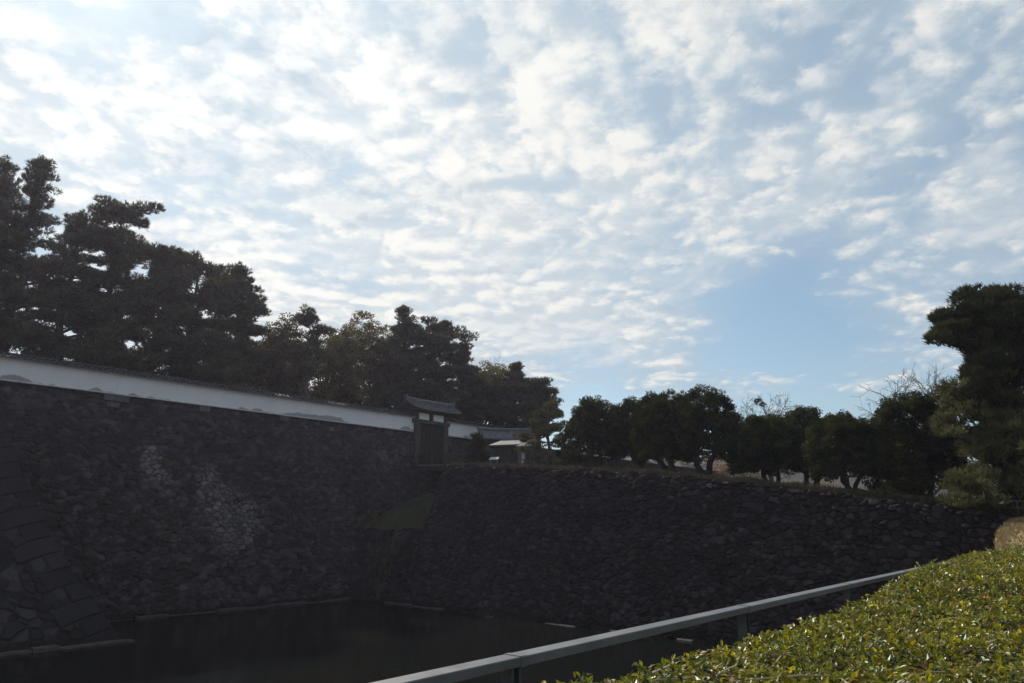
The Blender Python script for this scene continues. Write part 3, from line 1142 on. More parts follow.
for x in (-0.3, 0.3):
    mb = MB()
    mb.box((x, 0, 0.25), (0.06, 0.06, 0.5))
    obj('leg', mb.mesh('leg'), M['wood_grey'], s_)
mb = MB()
mb.box((0, 0, 0.58), (0.85, 0.5, 0.04), (Vector((1, 0, 0)), Vector((0, 0.85, 0.5)).normalized(), Vector((0, -0.5, 0.85)).normalized()))
obj('panel', mb.mesh('panel'), M['ledge'], s_)


# ------------------------------------------------------------------ trees
def frames(n, r):
    """n random unit vectors"""
    v = r.normal(size=(n, 3))
    return v / np.linalg.norm(v, axis=1)[:, None]


def blades(cent, axis, spread, length, width, per, r):
    """bursts of thin triangles round axis at each centre"""
    n = len(cent)
    c = np.repeat(cent, per, 0)
    a = np.repeat(axis, per, 0)
    d = a + frames(n * per, r) * spread
    d /= np.linalg.norm(d, axis=1)[:, None]
    side = np.cross(d, frames(n * per, r))
    side /= np.linalg.norm(side, axis=1)[:, None] + 1e-9
    L = length * r.uniform(0.65, 1.2, n * per)[:, None]
    w_ = width * r.uniform(0.7, 1.2, n * per)[:, None]
    v0 = c - side * w_ * 0.5 - d * 0.05
    v1 = c + side * w_ * 0.5 - d * 0.05
    v2 = c + d * L + side * w_ * 0.2
    v3 = c + d * L - side * w_ * 0.2
    V = np.stack([v0, v1, v2, v3], 1).reshape(-1, 3)
    F = np.arange(n * per * 4).reshape(-1, 4)
    return V, F


def pads_mesh(name, pads, tufts, per, length, width, r, up=0.9):
    """pads: (centre, rx, ry, rz): flattened cushions of needle tufts"""
    VV, FF, n0 = [], [], 0
    for (c, rx, ry, rz) in pads:
        k = max(8, int(tufts * (rx * ry)))
        d = frames(k, r)
        rad = r.uniform(0.35, 1.0, k)[:, None] ** 0.5
        q = d * rad * np.array([rx, ry, rz])
        q[:, 2] += 0.0
        ax = d * np.array([1, 1, 0.6]) + np.array([0, 0, up])
        ax /= np.linalg.norm(ax, axis=1)[:, None]
        V, F = blades(np.asarray(c) + q, ax, 0.75, length, width, per, r)
        VV.append(V)
        FF.append(F + n0)
        n0 += len(V)
    return mesh_np(name, np.concatenate(VV), np.concatenate(FF))


def leaf_cloud(name, clumps, per_m2, size, r, flat=0.6):
    """clumps: (centre, radius) filled with small oval leaves"""
    C, A = [], []
    for (c, rad) in clumps:
        k = max(8, int(per_m2 * rad * rad))
        d = frames(k, r)
        q = d * (r.uniform(0.2, 1.0, k)[:, None] ** 0.45) * np.array([rad, rad, rad * flat])
        C.append(np.asarray(c) + q)
        A.append(d)
    C, A = np.concatenate(C), np.concatenate(A)
    n = len(C)
    nrm = A * 0.6 + frames(n, r) * 0.9 + np.array([0, 0, 0.5])
    nrm /= np.linalg.norm(nrm, axis=1)[:, None]
    t = np.cross(nrm, frames(n, r))
    t /= np.linalg.norm(t, axis=1)[:, None] + 1e-9
    b = np.cross(nrm, t)
    s = size * r.uniform(0.6, 1.25, n)[:, None]
    V = np.stack([C - t * s, C - b * s * 0.45, C + t * s, C + b * s * 0.45], 1).reshape(-1, 3)
    return mesh_np(name, V, np.arange(n * 4).reshape(-1, 4))


def limb_path(a, b, sag, r, n=5, wob=0.12):
    a, b = np.asarray(a, float), np.asarray(b, float)
    L = np.linalg.norm(b - a)
    pts = []
    for i in range(n):
        f = i / (n - 1)
        p = a + (b - a) * f
        p[2] += sag * math.sin(f * math.pi) * L
        if 0 < i < n - 1:
            p += r.normal(0, wob * L * 0.25, 3)
        pts.append(Vector(p))
    return pts


def make_pine(h, width, seed, lean=(0, 0), lo=0.35, limbs=34, tufts=34, shape='round', needle=0.32, wdt=0.065, mat='pine', per=6):
    """returns (trunk mesh, crown mesh) of a black pine h metres tall"""
    r = np.random.default_rng(seed)
    mb = MB()
    n = 9
    wob = r.normal(0, 0.02 * h, (n, 2))
    wob[0] = 0
    tr = [Vector((lean[0] * (i / (n - 1)) ** 1.3 + wob[i, 0] * 0.6, lean[1] * (i / (n - 1)) ** 1.3 + wob[i, 1] * 0.6, h * 0.97 * i / (n - 1) - (0.3 if i == 0 else 0))) for i in range(n)]
    r0 = 0.022 * h + 0.06
    mb.tube(tr, [r0 * (1.25 if i == 0 else 1) * (1 - 0.9 * i / (n - 1)) + 0.02 for i in range(n)], 8)

    def at(f):
        x = f * (n - 1)
        i = min(int(x), n - 2)
        return np.array(tr[i].lerp(tr[i + 1], x - i))

    pads = []
    az = r.uniform(0, 6.28)
    for k in range(limbs):
        f = lo + (1 - lo) * (k + r.uniform(0, 0.8)) / limbs
        g = (f - lo) / (1 - lo)
        if shape == 'round':
            prof = (math.sin(min(1, 0.30 + g * 0.80) * math.pi * 0.985)) ** 0.75 * (1.0 - 0.2 * g)
        elif shape == 'cone':
            prof = 1.0 - 0.86 * g
        else:
            prof = 0.75 + 0.35 * g - 0.75 * max(0, g - 0.75) * 3
        prof = max(prof, 0.13) * r.uniform(0.45, 1.15)
        az += 2.4 + r.normal(0, 0.5)
        L = width / 2 * prof
        o = at(min(f, 0.985))
        tip = o + np.array([math.cos(az) * L, math.sin(az) * L, L * r.uniform(-0.12, 0.42) + 0.15])
        pth = limb_path(o, tip, 0.05, r)
        rad0 = max(0.03, r0 * 0.38 * (1 - f) + 0.035)
        mb.tube(pth, [rad0 * (1 - 0.75 * i / 4) for i in range(5)], 5, False)
        m = max(1, int(L / 0.50))
        for j in range(m + 1):
            q = 0.30 + 0.70 * (j + r.uniform(0, 0.6)) / (m + 0.6)
            q = min(q, 1.0)
            i = min(int(q * 4), 3)
            c = np.array(pth[i].lerp(pth[i + 1], q * 4 - i))
            sd = r.normal(0, 0.22 * L * 0.5 + 0.15, 3) * np.array([1, 1, 0.22])
            c2 = c + sd * (0.4 + 0.6 * q) + np.array([0, 0, 0.12])
            mb.tube([Vector(c), Vector(c2)], [0.03, 0.015], 4, False)
            s = r.uniform(0.42, 0.78) * (0.76 + 0.03 * width)
            pads.append((c2, s * r.uniform(0.9, 1.3), s * r.uniform(0.9, 1.3), s * r.uniform(0.42, 0.70)))
    topc = at(0.985)
    for j in range(5):
        s = 0.42 - 0.05 * j
        pads.append((topc + r.normal(0, 0.10, 3) + np.array([0, 0, 0.28 * j - 0.4]), s, s, s * 0.8))
    return mb.mesh('trunk', True), pads_mesh('crown', pads, tufts, per, needle, wdt, r)


def make_round_tree(h, width, seed, trunk_h=0.28, stems=3, leaf=0.13, dens=150, vr=0.62, clump=(0.45, 0.85), nclump=170, depth=None):
    """rounded evergreen with several low stems"""
    r = np.random.default_rng(seed)
    depth = depth or width
    mb = MB()
    cz = h * (trunk_h + 1.0) / 2
    rz = h * (1 - trunk_h) / 2
    clumps = []
    lobes = [(r.normal(0, 0.22, 3) * np.array([width / 2, depth / 2, rz * 0.4]), r.uniform(0.75, 0.95)) for _ in range(6)]
    lobes.append((np.zeros(3), 1.0))
    for k in range(nclump):
        lc, ls = lobes[k % len(lobes)]
        d = frames(1, r)[0]
        if d[2] < -0.75:
            d[2] *= -0.5
        rad = r.uniform(0.25, 1.0) ** 0.35
        p = lc + d * rad * ls * np.array([width / 2, depth / 2, rz])
        p = p + np.array([0, 0, cz])
        if p[2] < h * trunk_h * 0.8:
            p[2] = h * trunk_h * 0.8 + r.uniform(0, 0.5)
        clumps.append((p, r.uniform(*clump)))
    pick = r.permutation(len(clumps))[:16 * stems]
    for sidx in range(stems):
        a = 6.28 * sidx / stems + r.uniform(0, 1)
        b0 = np.array([math.cos(a) * 0.22, math.sin(a) * 0.22, -0.25]) * (1 if stems > 1 else 0.2)
        top = np.array([math.cos(a) * width * 0.17, math.sin(a) * depth * 0.17, h * (trunk_h + 0.18)])
        pth = limb_path(b0, top, 0.0, r, 6, 0.18)
        rr = 0.032 * h / math.sqrt(stems) * 1.2
        mb.tube(pth, [rr * (1.3 - 0.6 * i / 5) for i in range(6)], 7)
        for q in pick[sidx * 16:(sidx + 1) * 16]:
            c = clumps[q][0]
            st = pth[r.integers(3, 6)]
            mb.tube(limb_path(st, c, -0.02, r, 4), [rr * 0.45, rr * 0.3, rr * 0.18, 0.012], 5, False)
    return mb.mesh('trunk', True), leaf_cloud('crown', clumps, dens, leaf, r)


def make_dome(h, width, seed, bottom=0.16, stems=2, leaf=0.085, dens=760):
    """clipped looking evergreen: a dense dome of leaves on short stems"""
    r = np.random.default_rng(seed)
    mb = MB()
    rx, hz_ = width / 2, h * (1 - bottom)
    zb = h * bottom
    ph = r.uniform(0, 6.28, 6)
    clumps = []
    area = int(120 * (width / 5.0) * (h / 5.0)) + 340
    for k in range(area):
        a = r.uniform(0, 6.28)
        e = math.asin(r.uniform(-0.30, 1.0))
        bump_ = 1 + 0.06 * math.sin(3 * a + ph[0]) * math.cos(2 * e + ph[1]) + 0.04 * math.sin(5 * a + ph[2] + 3 * e)
        rad = (r.uniform(0.80, 0.97) if k % 4 else r.uniform(0.35, 0.8)) * bump_
        ce, se = math.cos(e), math.sin(e)
        ce = max(ce, 0) ** 0.88
        z = zb + 0.28 * hz_ + (se * 0.72 * hz_ if se > 0 else se * 0.9 * hz_) * rad
        x, y = rx * ce * rad * math.cos(a), rx * ce * rad * math.sin(a)
        clumps.append((np.array([x, y, max(z, zb * 0.95 + r.uniform(0, 0.3))]), r.uniform(0.26, 0.5)))
    pick = r.permutation(len(clumps))[:14 * stems]
    for sidx in range(stems):
        a = 6.28 * sidx / stems + r.uniform(0, 1)
        b0 = np.array([math.cos(a) * 0.2, math.sin(a) * 0.2, -0.25]) * (1 if stems > 1 else 0.2)
        top = np.array([math.cos(a) * width * 0.16, math.sin(a) * width * 0.16, zb + hz_ * 0.35])
        pth = limb_path(b0, top, 0.0, r, 6, 0.2)
        rr = 0.036 * h / math.sqrt(stems) * 1.2
        mb.tube(pth, [rr * (1.3 - 0.6 * i / 5) for i in range(6)], 7)
        for q in pick[sidx * 14:(sidx + 1) * 14]:
            mb.tube(limb_path(pth[r.integers(3, 6)], clumps[q][0], -0.02, r, 4), [rr * 0.45, rr * 0.3, rr * 0.18, 0.012], 5, False)
    return mb.mesh('trunk', True), leaf_cloud('crown', clumps, dens, leaf, r, 0.75)


def make_bare(h, width, seed, levels=6):
    r = np.random.default_rng(seed)
    mb = MB()

    def grow(p, d, L, rad, lev):
        n = 4
        pts = [Vector(p)]
        for i in range(n - 1):
            d = d + r.normal(0, 0.10, 3) + np.array([0, 0, 0.03])
            d /= np.linalg.norm(d)
            pts.append(pts[-1] + Vector(d) * L / (n - 1))
        mb.tube(pts, [rad * (1 - 0.35 * i / (n - 1)) for i in range(n)], 6 if lev > 4 else (4 if lev > 2 else 3), False)
        if lev == 0:
            return
        kids = 3 if lev > 2 else 2
        for k in range(kids):
            q = pts[-1] if k < 2 else pts[r.integers(1, n)]
            nd = d * np.array([1, 1, 0.8]) + frames(1, r)[0] * np.array([1, 1, 0.55]) * (0.95 if lev < levels else 0.8)
            nd /= np.linalg.norm(nd)
            grow(q, nd, L * r.uniform(0.62, 0.84), max(rad * 0.62, 0.015), lev - 1)

    grow((0, 0, -0.2), np.array([0.05, 0, 1.0]), h * 0.28, 0.018 * h + 0.03, levels)
    return mb


def tree(name, label, meshes, mats, loc, rz=0.0, scale=(1, 1, 1), group=None):
    t = thing(name, label, 'tree', loc, rz, group)
    t.scale = scale
    obj('trunk', meshes[0], mats[0], t)
    obj('crown', meshes[1], mats[1], t)
    return t


CG = EZ + 9.7
G_PINES = 'pines and other trees behind the white wall'
# (px, top py, Y, width m, kind, label)
pines = [
    (-40, 150, 56.0, 9.0, 'round', 'tall dark pine cut by the left border, standing behind the white wall'),
    (8, 158, 62.0, 7.0, 'cone', 'tall pine with a blunt tip, just left of the tallest tip of the grove'),
    (38, 153, 60.0, 7.2, 'cone', 'tallest pine of the grove, its pointed tip above all the others'),
    (78, 212, 62.0, 7.6, 'round', 'broad pine with a lumpy crown, first one right of the tallest pine'),
    (122, 208, 64.5, 8.2, 'umbrella', 'spreading pine with flat needle pads stepping down to the right'),
    (163, 250, 66.0, 7.0, 'round', 'middle sized round topped pine, right of the spreading pine'),
    (198, 256, 69.0, 7.4, 'umbrella', 'flat topped pine next to the spiky tipped pine, on its left'),
    (245, 266, 71.0, 8.6, 'cone', 'spiky tipped dark pine with long low boughs, left of the slim pine'),
    (314, 313, 73.5, 4.6, 'umbrella', 'slim pine with a small open crown and bare trunk, alone in the gap'),
]
protos = {}
for i, (px, py, Y, wd, shp, lab) in enumerate(pines):
    base_z = CG
    x = X_at(px, Y, P(px, py, Y).z)
    h = P(px, py, Y).z - base_z
    slim = wd < 5
    wd *= 1.0 if slim else 1.32
    ms = make_pine(h, wd, 100 + i, (random.uniform(-0.5, 0.5), random.uniform(-0.5, 0.5)), 0.42 if slim else (0.22 if i < 6 else 0.20), 22 if slim else 58, 78, shp)
    tree('pine_tree', lab, ms, (M['bark'], M['pine']), (x, Y, base_z), random.uniform(0, 6), group=G_PINES)

# copies of the rows behind, seen through the front ones
low_ms = make_pine(7.0, 6.4, 140, (0.3, 0.2), 0.12, 36, 70, 'round')
proto = None
for i, (px, Y, s, lab) in enumerate([
        (100, 59.5, 0.92, 'low bushy pine below the lumpy broad pine, its boughs hanging over the wall roof'),
        (225, 66.5, 0.95, 'low bushy pine under the spiky tipped pine, touching the wall roof'),
        (285, 76.0, 0.9, 'bushy pine filling the gap left of the slim pine'),
        (345, 84.0, 0.92, 'bushy pine right of the slim pine, before the domed oak')]):
    loc = (X_at(px, Y, CG + 4), Y, CG)
    if proto is None:
        proto = tree('pine_tree', lab, low_ms, (M['bark'], M['pine']), loc, 0.4, group=G_PINES)
    else:
        dup(proto, lab, loc, i * 1.7, (s * 1.05, s * 1.05, s))

oaks = [
    (372, 312, 88.0, 10.5, 'domed brownish oak behind the slim pine, left half of the large rounded clump', 'broadleaf'),
    (338, 326, 82.0, 7.4, 'lower olive coloured broadleaf tree right beside the slim pine', 'broadleaf'),
    (488, 360, 95.0, 8.0, 'small leafy tree behind the gate, on the slope of the grove down to the right', 'broadleaf'),
    (284, 320, 78.0, 6.4, 'olive broadleaf tree between the spiky pine and the slim pine', 'broadleaf'),
]
for i, (px, py, Y, wd, lab, mt) in enumerate(oaks):
    top = P(px, py, Y)
    h = top.z - CG
    ms = make_round_tree(h, wd * 1.1, 160 + i, 0.06, 2, 0.16, 150, 0.6, (0.6, 1.1), 260)
    tree('broadleaf_tree', lab, ms, (M['bark'], M[mt]), (X_at(px, Y, top.z), Y, CG), i * 1.1, group=G_PINES)
more = [
    (403, 307, 86.0, 9.5, 'round', 'large dark pine with knobby top, highest of the rounded clump left of the gate'),
    (436, 320, 87.0, 8.5, 'umbrella', 'pine with stepped pads on the right shoulder of the rounded clump'),
    (462, 344, 90.0, 7.5, 'round', 'dark pine directly behind the gate roof'),
    (514, 364, 92.0, 7.5, 'round', 'dark pine above the storehouse roof, beside the sky gap'),
    (538, 382, 90.0, 5.5, 'umbrella', 'last small pine of the grove before the sky gap'),
]
for i, (px, py, Y, wd, shp, lab) in enumerate(more):
    top = P(px, py, Y)
    h = top.z - CG
    ms = make_pine(h, wd * 1.25, 180 + i, (0.2, 0.1), 0.10, 56, 75, shp)
    tree('pine_tree', lab, ms, (M['bark'], M['pine']), (X_at(px, Y, top.z), Y, CG), i * 2.2, group=G_PINES)


# garden pines trained into layers near the hut
def layered_pine(label, base, h, pads_rel, seed, mat='pine'):
    r = np.random.default_rng(seed)
    t = thing('garden_pine', label, 'tree', base, 0, 'trained pines beside the guard hut')
    mb = MB()
    tr = [Vector((0.12 * math.sin(i * 1.1), 0.08 * math.cos(i), h * 0.95 * i / 7 - (0.2 if i == 0 else 0))) for i in range(8)]
    mb.tube(tr, [0.17 * (1 - 0.8 * i / 7) + 0.02 for i in range(8)], 7)
    pads = []
    for (x, y, z, rx) in pads_rel:
        i = min(int(z / h * 7), 6)
        mb.tube(limb_path(tr[i], (x, y, z - 0.1), 0.03, r, 4), [0.06, 0.05, 0.035, 0.02], 5, False)
        for q in range(3):
            pads.append((np.array([x, y, z]) + r.normal(0, 0.28, 3) * np.array([rx, rx, 0.12]), rx * 0.75, rx * 0.75, rx * 0.34))
    obj('trunk', mb.mesh('trunk', True), M['bark'], t)
    obj('crown', pads_mesh('crown', pads, 130, 6, 0.17, 0.045, r, 1.4), M[mat], t)
    return t


bp = P(476, 466, 65.5)
layered_pine('small dark clipped pine in front of the short white wall', (bp.x, bp.y, bp.z - 0.2), 3.2, [(0, 0, 3.0, 0.7), (-0.5, 0.2, 2.2, 0.75), (0.55, -0.2, 2.1, 0.7), (0, 0.3, 1.4, 0.9), (-0.6, -0.3, 1.0, 0.7), (0.7, 0.1, 0.9, 0.8), (0, -0.5, 0.5, 0.8), (0.1, 0, 2.6, 0.8), (-0.1, 0.1, 1.8, 0.95), (0.3, -0.3, 1.2, 0.9)], 201, 'pine_dark')
bp = P(549, 468, 63.0)
layered_pine('taller layered garden pine with separate olive pads, right of the guard hut', (bp.x, bp.y, bp.z - 0.3), 6.2, [(0.25, 0, 5.9, 0.85), (-0.6, 0.2, 5.2, 0.8), (0.8, -0.2, 5.0, 0.75), (-1.3, 0.1, 4.3, 0.95), (0.5, 0.3, 4.0, 1.0), (-0.5, -0.4, 3.5, 0.9), (-1.9, 0, 3.1, 0.9), (1.3, 0.2, 3.0, 0.85), (-0.9, 0.4, 2.4, 0.9), (0.3, -0.5, 2.3, 0.9), (-2.1, -0.2, 1.9, 0.8), (1.1, 0.1, 1.6, 0.9), (-0.9, -0.2, 1.2, 0.8), (0.4, 0.3, 0.8, 0.8)], 202, 'pine_olive')
bp = P(566, 468, 61.5)
layered_pine('narrow layered garden pine tucked against the first round tree', (bp.x, bp.y, bp.z - 0.3), 4.3, [(0, 0, 4.2, 0.6), (-0.6, 0.1, 3.6, 0.65), (0.6, 0.2, 3.2, 0.7), (-0.5, -0.2, 2.6, 0.75), (0.4, 0, 2.0, 0.75), (-0.7, 0.1, 1.5, 0.75), (0.6, -0.1, 1.0, 0.75)], 203, 'pine')

# ------------------------------------------------------------------ round evergreens on the causeway
G_EV = 'round evergreens along the causeway'
ev = [
    # px, top, base, Y, width px, stems, label
    (597, 398, 469, 58.0, 66, 2, 'round evergreen nearest the garden pines, first of the causeway row'),
    (640, 396, 471, 56.5, 62, 2, 'round evergreen between the first and the largest tree of the causeway row'),
    (668, 392, 474, 53.0, 74, 2, 'left half of the widest crown on the causeway, a dark evergreen on one thick trunk'),
    (706, 388, 476, 51.0, 86, 2, 'widest and tallest round evergreen in the middle of the causeway'),
    (772, 414, 484, 47.5, 82, 3, 'dome shaped evergreen on two crossing stems, below the bare tree with a round nest'),
    (810, 406, 484, 51.0, 50, 2, 'smaller round evergreen standing a little behind, between two domes'),
    (850, 414, 489, 43.0, 84, 3, 'low dome shaped evergreen with yellow green top and splayed stems'),
    (922, 392, 498, 40.5, 92, 4, 'large evergreen with a yellowish left flank, next to the big pine'),
]
for i, (px, ty, by_, Y, wpx, st, lab) in enumerate(ev):
    b = P(px, by_, Y)
    top = P(px, ty, Y)
    h = top.z - b.z
    wd = wpx / FOC * (Y * math.cos(PITCH)) * 0.96
    ms = make_dome((h + 0.4) * 1.0, wd * 1.02, 220 + i, (0.18, 0.20, 0.20, 0.22, 0.21, 0.26, 0.20, 0.12)[i], st)
    tree('evergreen_tree', lab, ms, (M['bark'], M['evergreen']), (b.x, b.y, b.z - 0.4), i * 0.9, group=G_EV)

# dark pine top peeping out between, and conifer behind
for i, (px, py, Y, wd, lab) in enumerate([(893, 428, 55.0, 4.0, 'dark conifer behind the causeway, under the leafless trees')]):
    top = P(px, py, Y)
    zb = float(EZ + 0.5)
    tree('conifer_tree', lab, make_pine(top.z - zb, wd, 250 + i, (0, 0), 0.1, 44, 75, 'cone'), (M['bark'], M['pine']), (top.x, Y, zb))

# ------------------------------------------------------------------ big pine at the right
pb_ = P(1019, 522, 36.0)
bigpine = thing('pine_tree', 'big near pine with a heavy dark top and olive lower boughs, above the pole fence', 'tree', (0, 0, 0))
r = np.random.default_rng(300)
mb = MB()
trunk_px = [(1019, 524, 36.0), (1017, 490, 36.0), (1012, 450, 36.2), (1006, 410, 36.3), (1000, 370, 36.3), (995, 335, 36.2), (990, 305, 36.0)]
tr = [P(*q) for q in trunk_px]
tr[0].z -= 0.4
mb.tube(tr, [0.34, 0.29, 0.25, 0.21, 0.17, 0.11, 0.05], 9)
pads = []
specs = [  # px, py, rx px, rz px, count, near trunk index, dark/olive
    (985, 307, 30, 12, 16, 5), (953, 320, 17, 11, 9, 5), (1020, 300, 22, 14, 10, 5), (960, 335, 26, 12, 11, 5), (1010, 330, 30, 16, 14, 5),
    (948, 338, 10, 8, 4, 5), (985, 352, 22, 9, 8, 4), (1018, 365, 22, 18, 12, 4), (1000, 390, 24, 14, 11, 3), (975, 395, 14, 9, 5, 3), (985, 298, 30, 9, 8, 6), (1000, 350, 18, 16, 8, 4),
    (1000, 372, 16, 10, 6, 4), (977, 366, 11, 12, 6, 4), (984, 380, 14, 10, 7, 3), (1000, 420, 26, 26, 18, 3), (1008, 460, 24, 26, 18, 2), (985, 430, 14, 20, 8, 2), (1030, 340, 20, 30, 12, 4), (1035, 400, 20, 30, 10, 3),
]
specs_lo = [
    (955, 395, 14, 9, 6, 3), (970, 415, 22, 12, 10, 3), (1010, 420, 26, 16, 13, 3), (950, 425, 12, 10, 5, 2), (985, 445, 26, 14, 12, 2), (965, 450, 12, 8, 5, 2), (1015, 455, 22, 16, 11, 2),
    (975, 475, 18, 12, 9, 2), (995, 490, 22, 10, 9, 1), (1020, 480, 18, 12, 7, 1), (965, 490, 10, 7, 4, 1), (955, 502, 10, 5, 3, 1), (1035, 450, 16, 30, 8, 2),
]


def fill_pads(sp_, dst):
    for (px, py, rx, rz, cnt, ti) in sp_:
        for k in range(int(cnt * 1.9)):
            th = r.uniform(0, 6.28)
            q = math.sqrt(r.uniform(0, 1))
            Y = 36.0 + r.normal(0, 1.4) + (1.8 if (py > 395 and dst is pads) else 0) - (0.5 if dst is not pads else 0)
            c = P(px + rx * q * math.cos(th), py + rz * q * math.sin(th), Y)
            s = r.uniform(0.34, 0.66)
            dst.append((np.array(c), s * r.uniform(0.8, 1.2), s * r.uniform(0.8, 1.2), s * 0.5))
            if k % 4 == 0:
                a = tr[ti].lerp(tr[max(ti - 1, 0)], r.uniform(0, 1))
                mb.tube(limb_path(a, c, 0.03, r, 5), [0.10, 0.08, 0.06, 0.04, 0.02], 5, False)


fill_pads(specs, pads)
pads_lo = []
fill_pads(specs_lo, pads_lo)
obj('trunk', mb.mesh('trunk', True), M['bark'], bigpine)
obj('crown', pads_mesh('crown', pads, 130, 8, 0.30, 0.045, r, 1.4), M['pine_dark'], bigpine)
tag(obj('lower_boughs', pads_mesh('lower_boughs', pads_lo, 95, 8, 0.30, 0.05, r, 1.2), M['pine_olive'], bigpine), 'olive lower boughs, sunlight painted into their needle colour')  # sunlit lower crown is painted in, a lighter needle colour than the top

# ------------------------------------------------------------------ leafless trees
G_BARE = 'leafless winter trees'
bare = [(764, 389, 78.0, 'leafless tree with a round dark nest in its crown, behind the causeway row', 401), (912, 368, 62.0, 'leafless spreading tree left of the big pine', 402),
        (942, 356, 66.0, 'leafless tree half hidden by the big pine', 403), (487, 352, 100.0, 'thin leafless tree top showing behind the grove, right of the rounded clump', 404), (880, 402, 70.0, 'small faint leafless tree behind the low dome shaped evergreen', 405)]
for (px, py, Y, lab, sd), wpx in zip(bare, (62, 78, 70, 56, 56)):
    top = P(px, py, Y)
    zb = CG if px < 500 else EZ + 0.5
    h = top.z - zb
    t = thing('bare_tree', lab, 'tree', (X_at(px, Y, top.z - 2), Y, zb), 0, G_BARE)
    bmb = make_bare(h, h * 0.6, sd, 7)
    zmx = max(float(v[:, 2].max()) for v in bmb.v)
    allv = np.concatenate(bmb.v)
    hi = allv[allv[:, 2] > zmx * 0.5]
    mid = (np.percentile(hi[:, :2], 4, axis=0) + np.percentile(hi[:, :2], 96, axis=0)) / 2
    span = np.percentile(hi[:, 0], 97) - np.percentile(hi[:, 0], 3)
    want = wpx / FOC * Y * (zmx / h)
    for v in bmb.v:
        v[:, :2] = (v[:, :2] - mid * np.clip(v[:, 2:3] / (zmx * 0.7), 0, 1)) * min(1.0, want / span)
    me = bmb.mesh('trunk', True)
    t.scale = (h / zmx,) * 3
    obj('trunk', me, M['bark_grey'], t)
    if sd == 401:
        c = P(759, 402, 78.0)
        rr = np.random.default_rng(9)
        nm = leaf_cloud('nest', [(np.array(c), 0.55), (np.array(c) + np.array([0.5, 0, -0.3]), 0.3), (np.array(c) + np.array([-.15, .1, .2]), 0.4)], 500, 0.12, rr, 0.9)
        keep_s = obj('nest', nm, M['bark'])
        keep_s.parent = t
        keep_s.matrix_parent_inverse = Matrix.LocRotScale(t.location, t.rotation_euler, t.scale).inverted()

# ------------------------------------------------------------------ shrubs
def shrub(name, label, base, w_, h, mat, seed, leaf=0.08, group=None, dens=160, n=26):
    r = np.random.default_rng(seed)
    t = thing(name, label, 'shrub', base, 0, group)
    cl = []
    mb = MB()
    for k in range(n):
        d = frames(1, r)[0]
        d[2] = abs(d[2])
        p = d * np.array([w_ / 2, w_ / 2, h]) * r.uniform(0.4, 0.95)
        cl.append((p, min(w_, h) * r.uniform(0.14, 0.24)))
        if k % 3 == 0:
            mb.tube(limb_path((0, 0, -0.1), p, 0.02, r, 4), [0.03, 0.024, 0.018, 0.01], 4, False)
    obj('stem', mb.mesh('stem', True), M['bark'], t)
    obj('foliage', leaf_cloud('foliage', cl, dens, leaf, r, 0.8), mat, t)
    return t


def far_at(px, v):
    """spot on the far slope in pixel column px"""
    best = min((abs(X_at(px, far_surf(x, v)[1], far_surf(x, v)[2]) - x), x) for x in np.linspace(-10, 180, 400))
    return far_surf(best[1], v)


for i, (px, v, w_, h, mt, lab) in enumerate([
        (722, 0.45, 7, 5.5, 'autumn', 'tan and rust coloured autumn tree like shrub seen in the gap between two evergreens'),
        (735, 0.2, 4, 2.0, 'pink', 'pink autumn shrub low on the pale far slope'),
        (700, 0.25, 4, 2.2, 'yellow_leaf', 'yellow brown shrub on the far slope left of the pink one'),
        (668, 0.3, 5, 2.4, 'yellow_leaf', 'olive brown shrub on the far slope seen under the widest evergreen'),
        (625, 0.3, 5, 2.6, 'yellow_leaf', 'yellowish shrub on the far slope under the second evergreen'),
        (820, 0.35, 6, 2.2, 'autumn', 'brownish shrub on the far slope behind the low dome evergreen'),
        (652, 0.55, 7, 3.0, 'evergreen', 'dark bush high on the far slope between the second and third evergreen'),
        (690, 0.62, 7, 3.5, 'broadleaf', 'olive brown bush high on the far slope behind the widest evergreen'),
        (712, 0.28, 5, 2.6, 'broadleaf', 'olive bush on the far slope just left of the pink shrub'),
        (750, 0.42, 6, 3.2, 'yellow_leaf', 'wide yellow brown bush on the far slope left of the nest tree'),
        (795, 0.3, 5, 2.2, 'broadleaf', 'low olive bush on the far slope between two dome evergreens'),
        (880, 0.3, 6, 2.6, 'evergreen', 'dark green bush on the far slope right of the low dome evergreen'),
        (605, 0.5, 7, 3.2, 'broadleaf', 'olive brown bush on the far slope behind the first evergreen')]):
    b = far_at(px, v)
    shrub('autumn_shrub', lab, b, w_, h, M[mt], 500 + i, 0.22, None, 40, 34)

# clipped dark shrubs and plants along the crest of the causeway
for i, (px, Y, w_, h, lab) in enumerate([
        (600, 55.5, 3.6, 0.8, 'low clipped dark shrub in front of the first round evergreen'),
        (632, 53.5, 2.6, 0.7, 'low dark shrub on the causeway edge under the second evergreen'),
        (455, 64.6, 1.6, 0.6, 'small shrub on the causeway corner by the bridge end'),
        (900, 40.0, 3.0, 0.8, 'low dark shrub at the foot of the yellowish evergreen'),
        (950, 37.5, 2.6, 0.9, 'low olive shrub between the evergreen and the big pine')]):
    # find the crest spot in that column
    best = min(((abs(X_at(px, on_cause(s, 1.6).y, on_cause(s, 1.6).z) - on_cause(s, 1.6).x)), s) for s in np.linspace(4, 50, 300))
    p = on_cause(best[1], 1.5, 0.15)
    shrub('low_shrub', lab, p, w_, h, M['evergreen'] if i != 4 else M['yellow_leaf'], 520 + i, 0.07, 'low shrubs along the causeway edge', 260, 34)


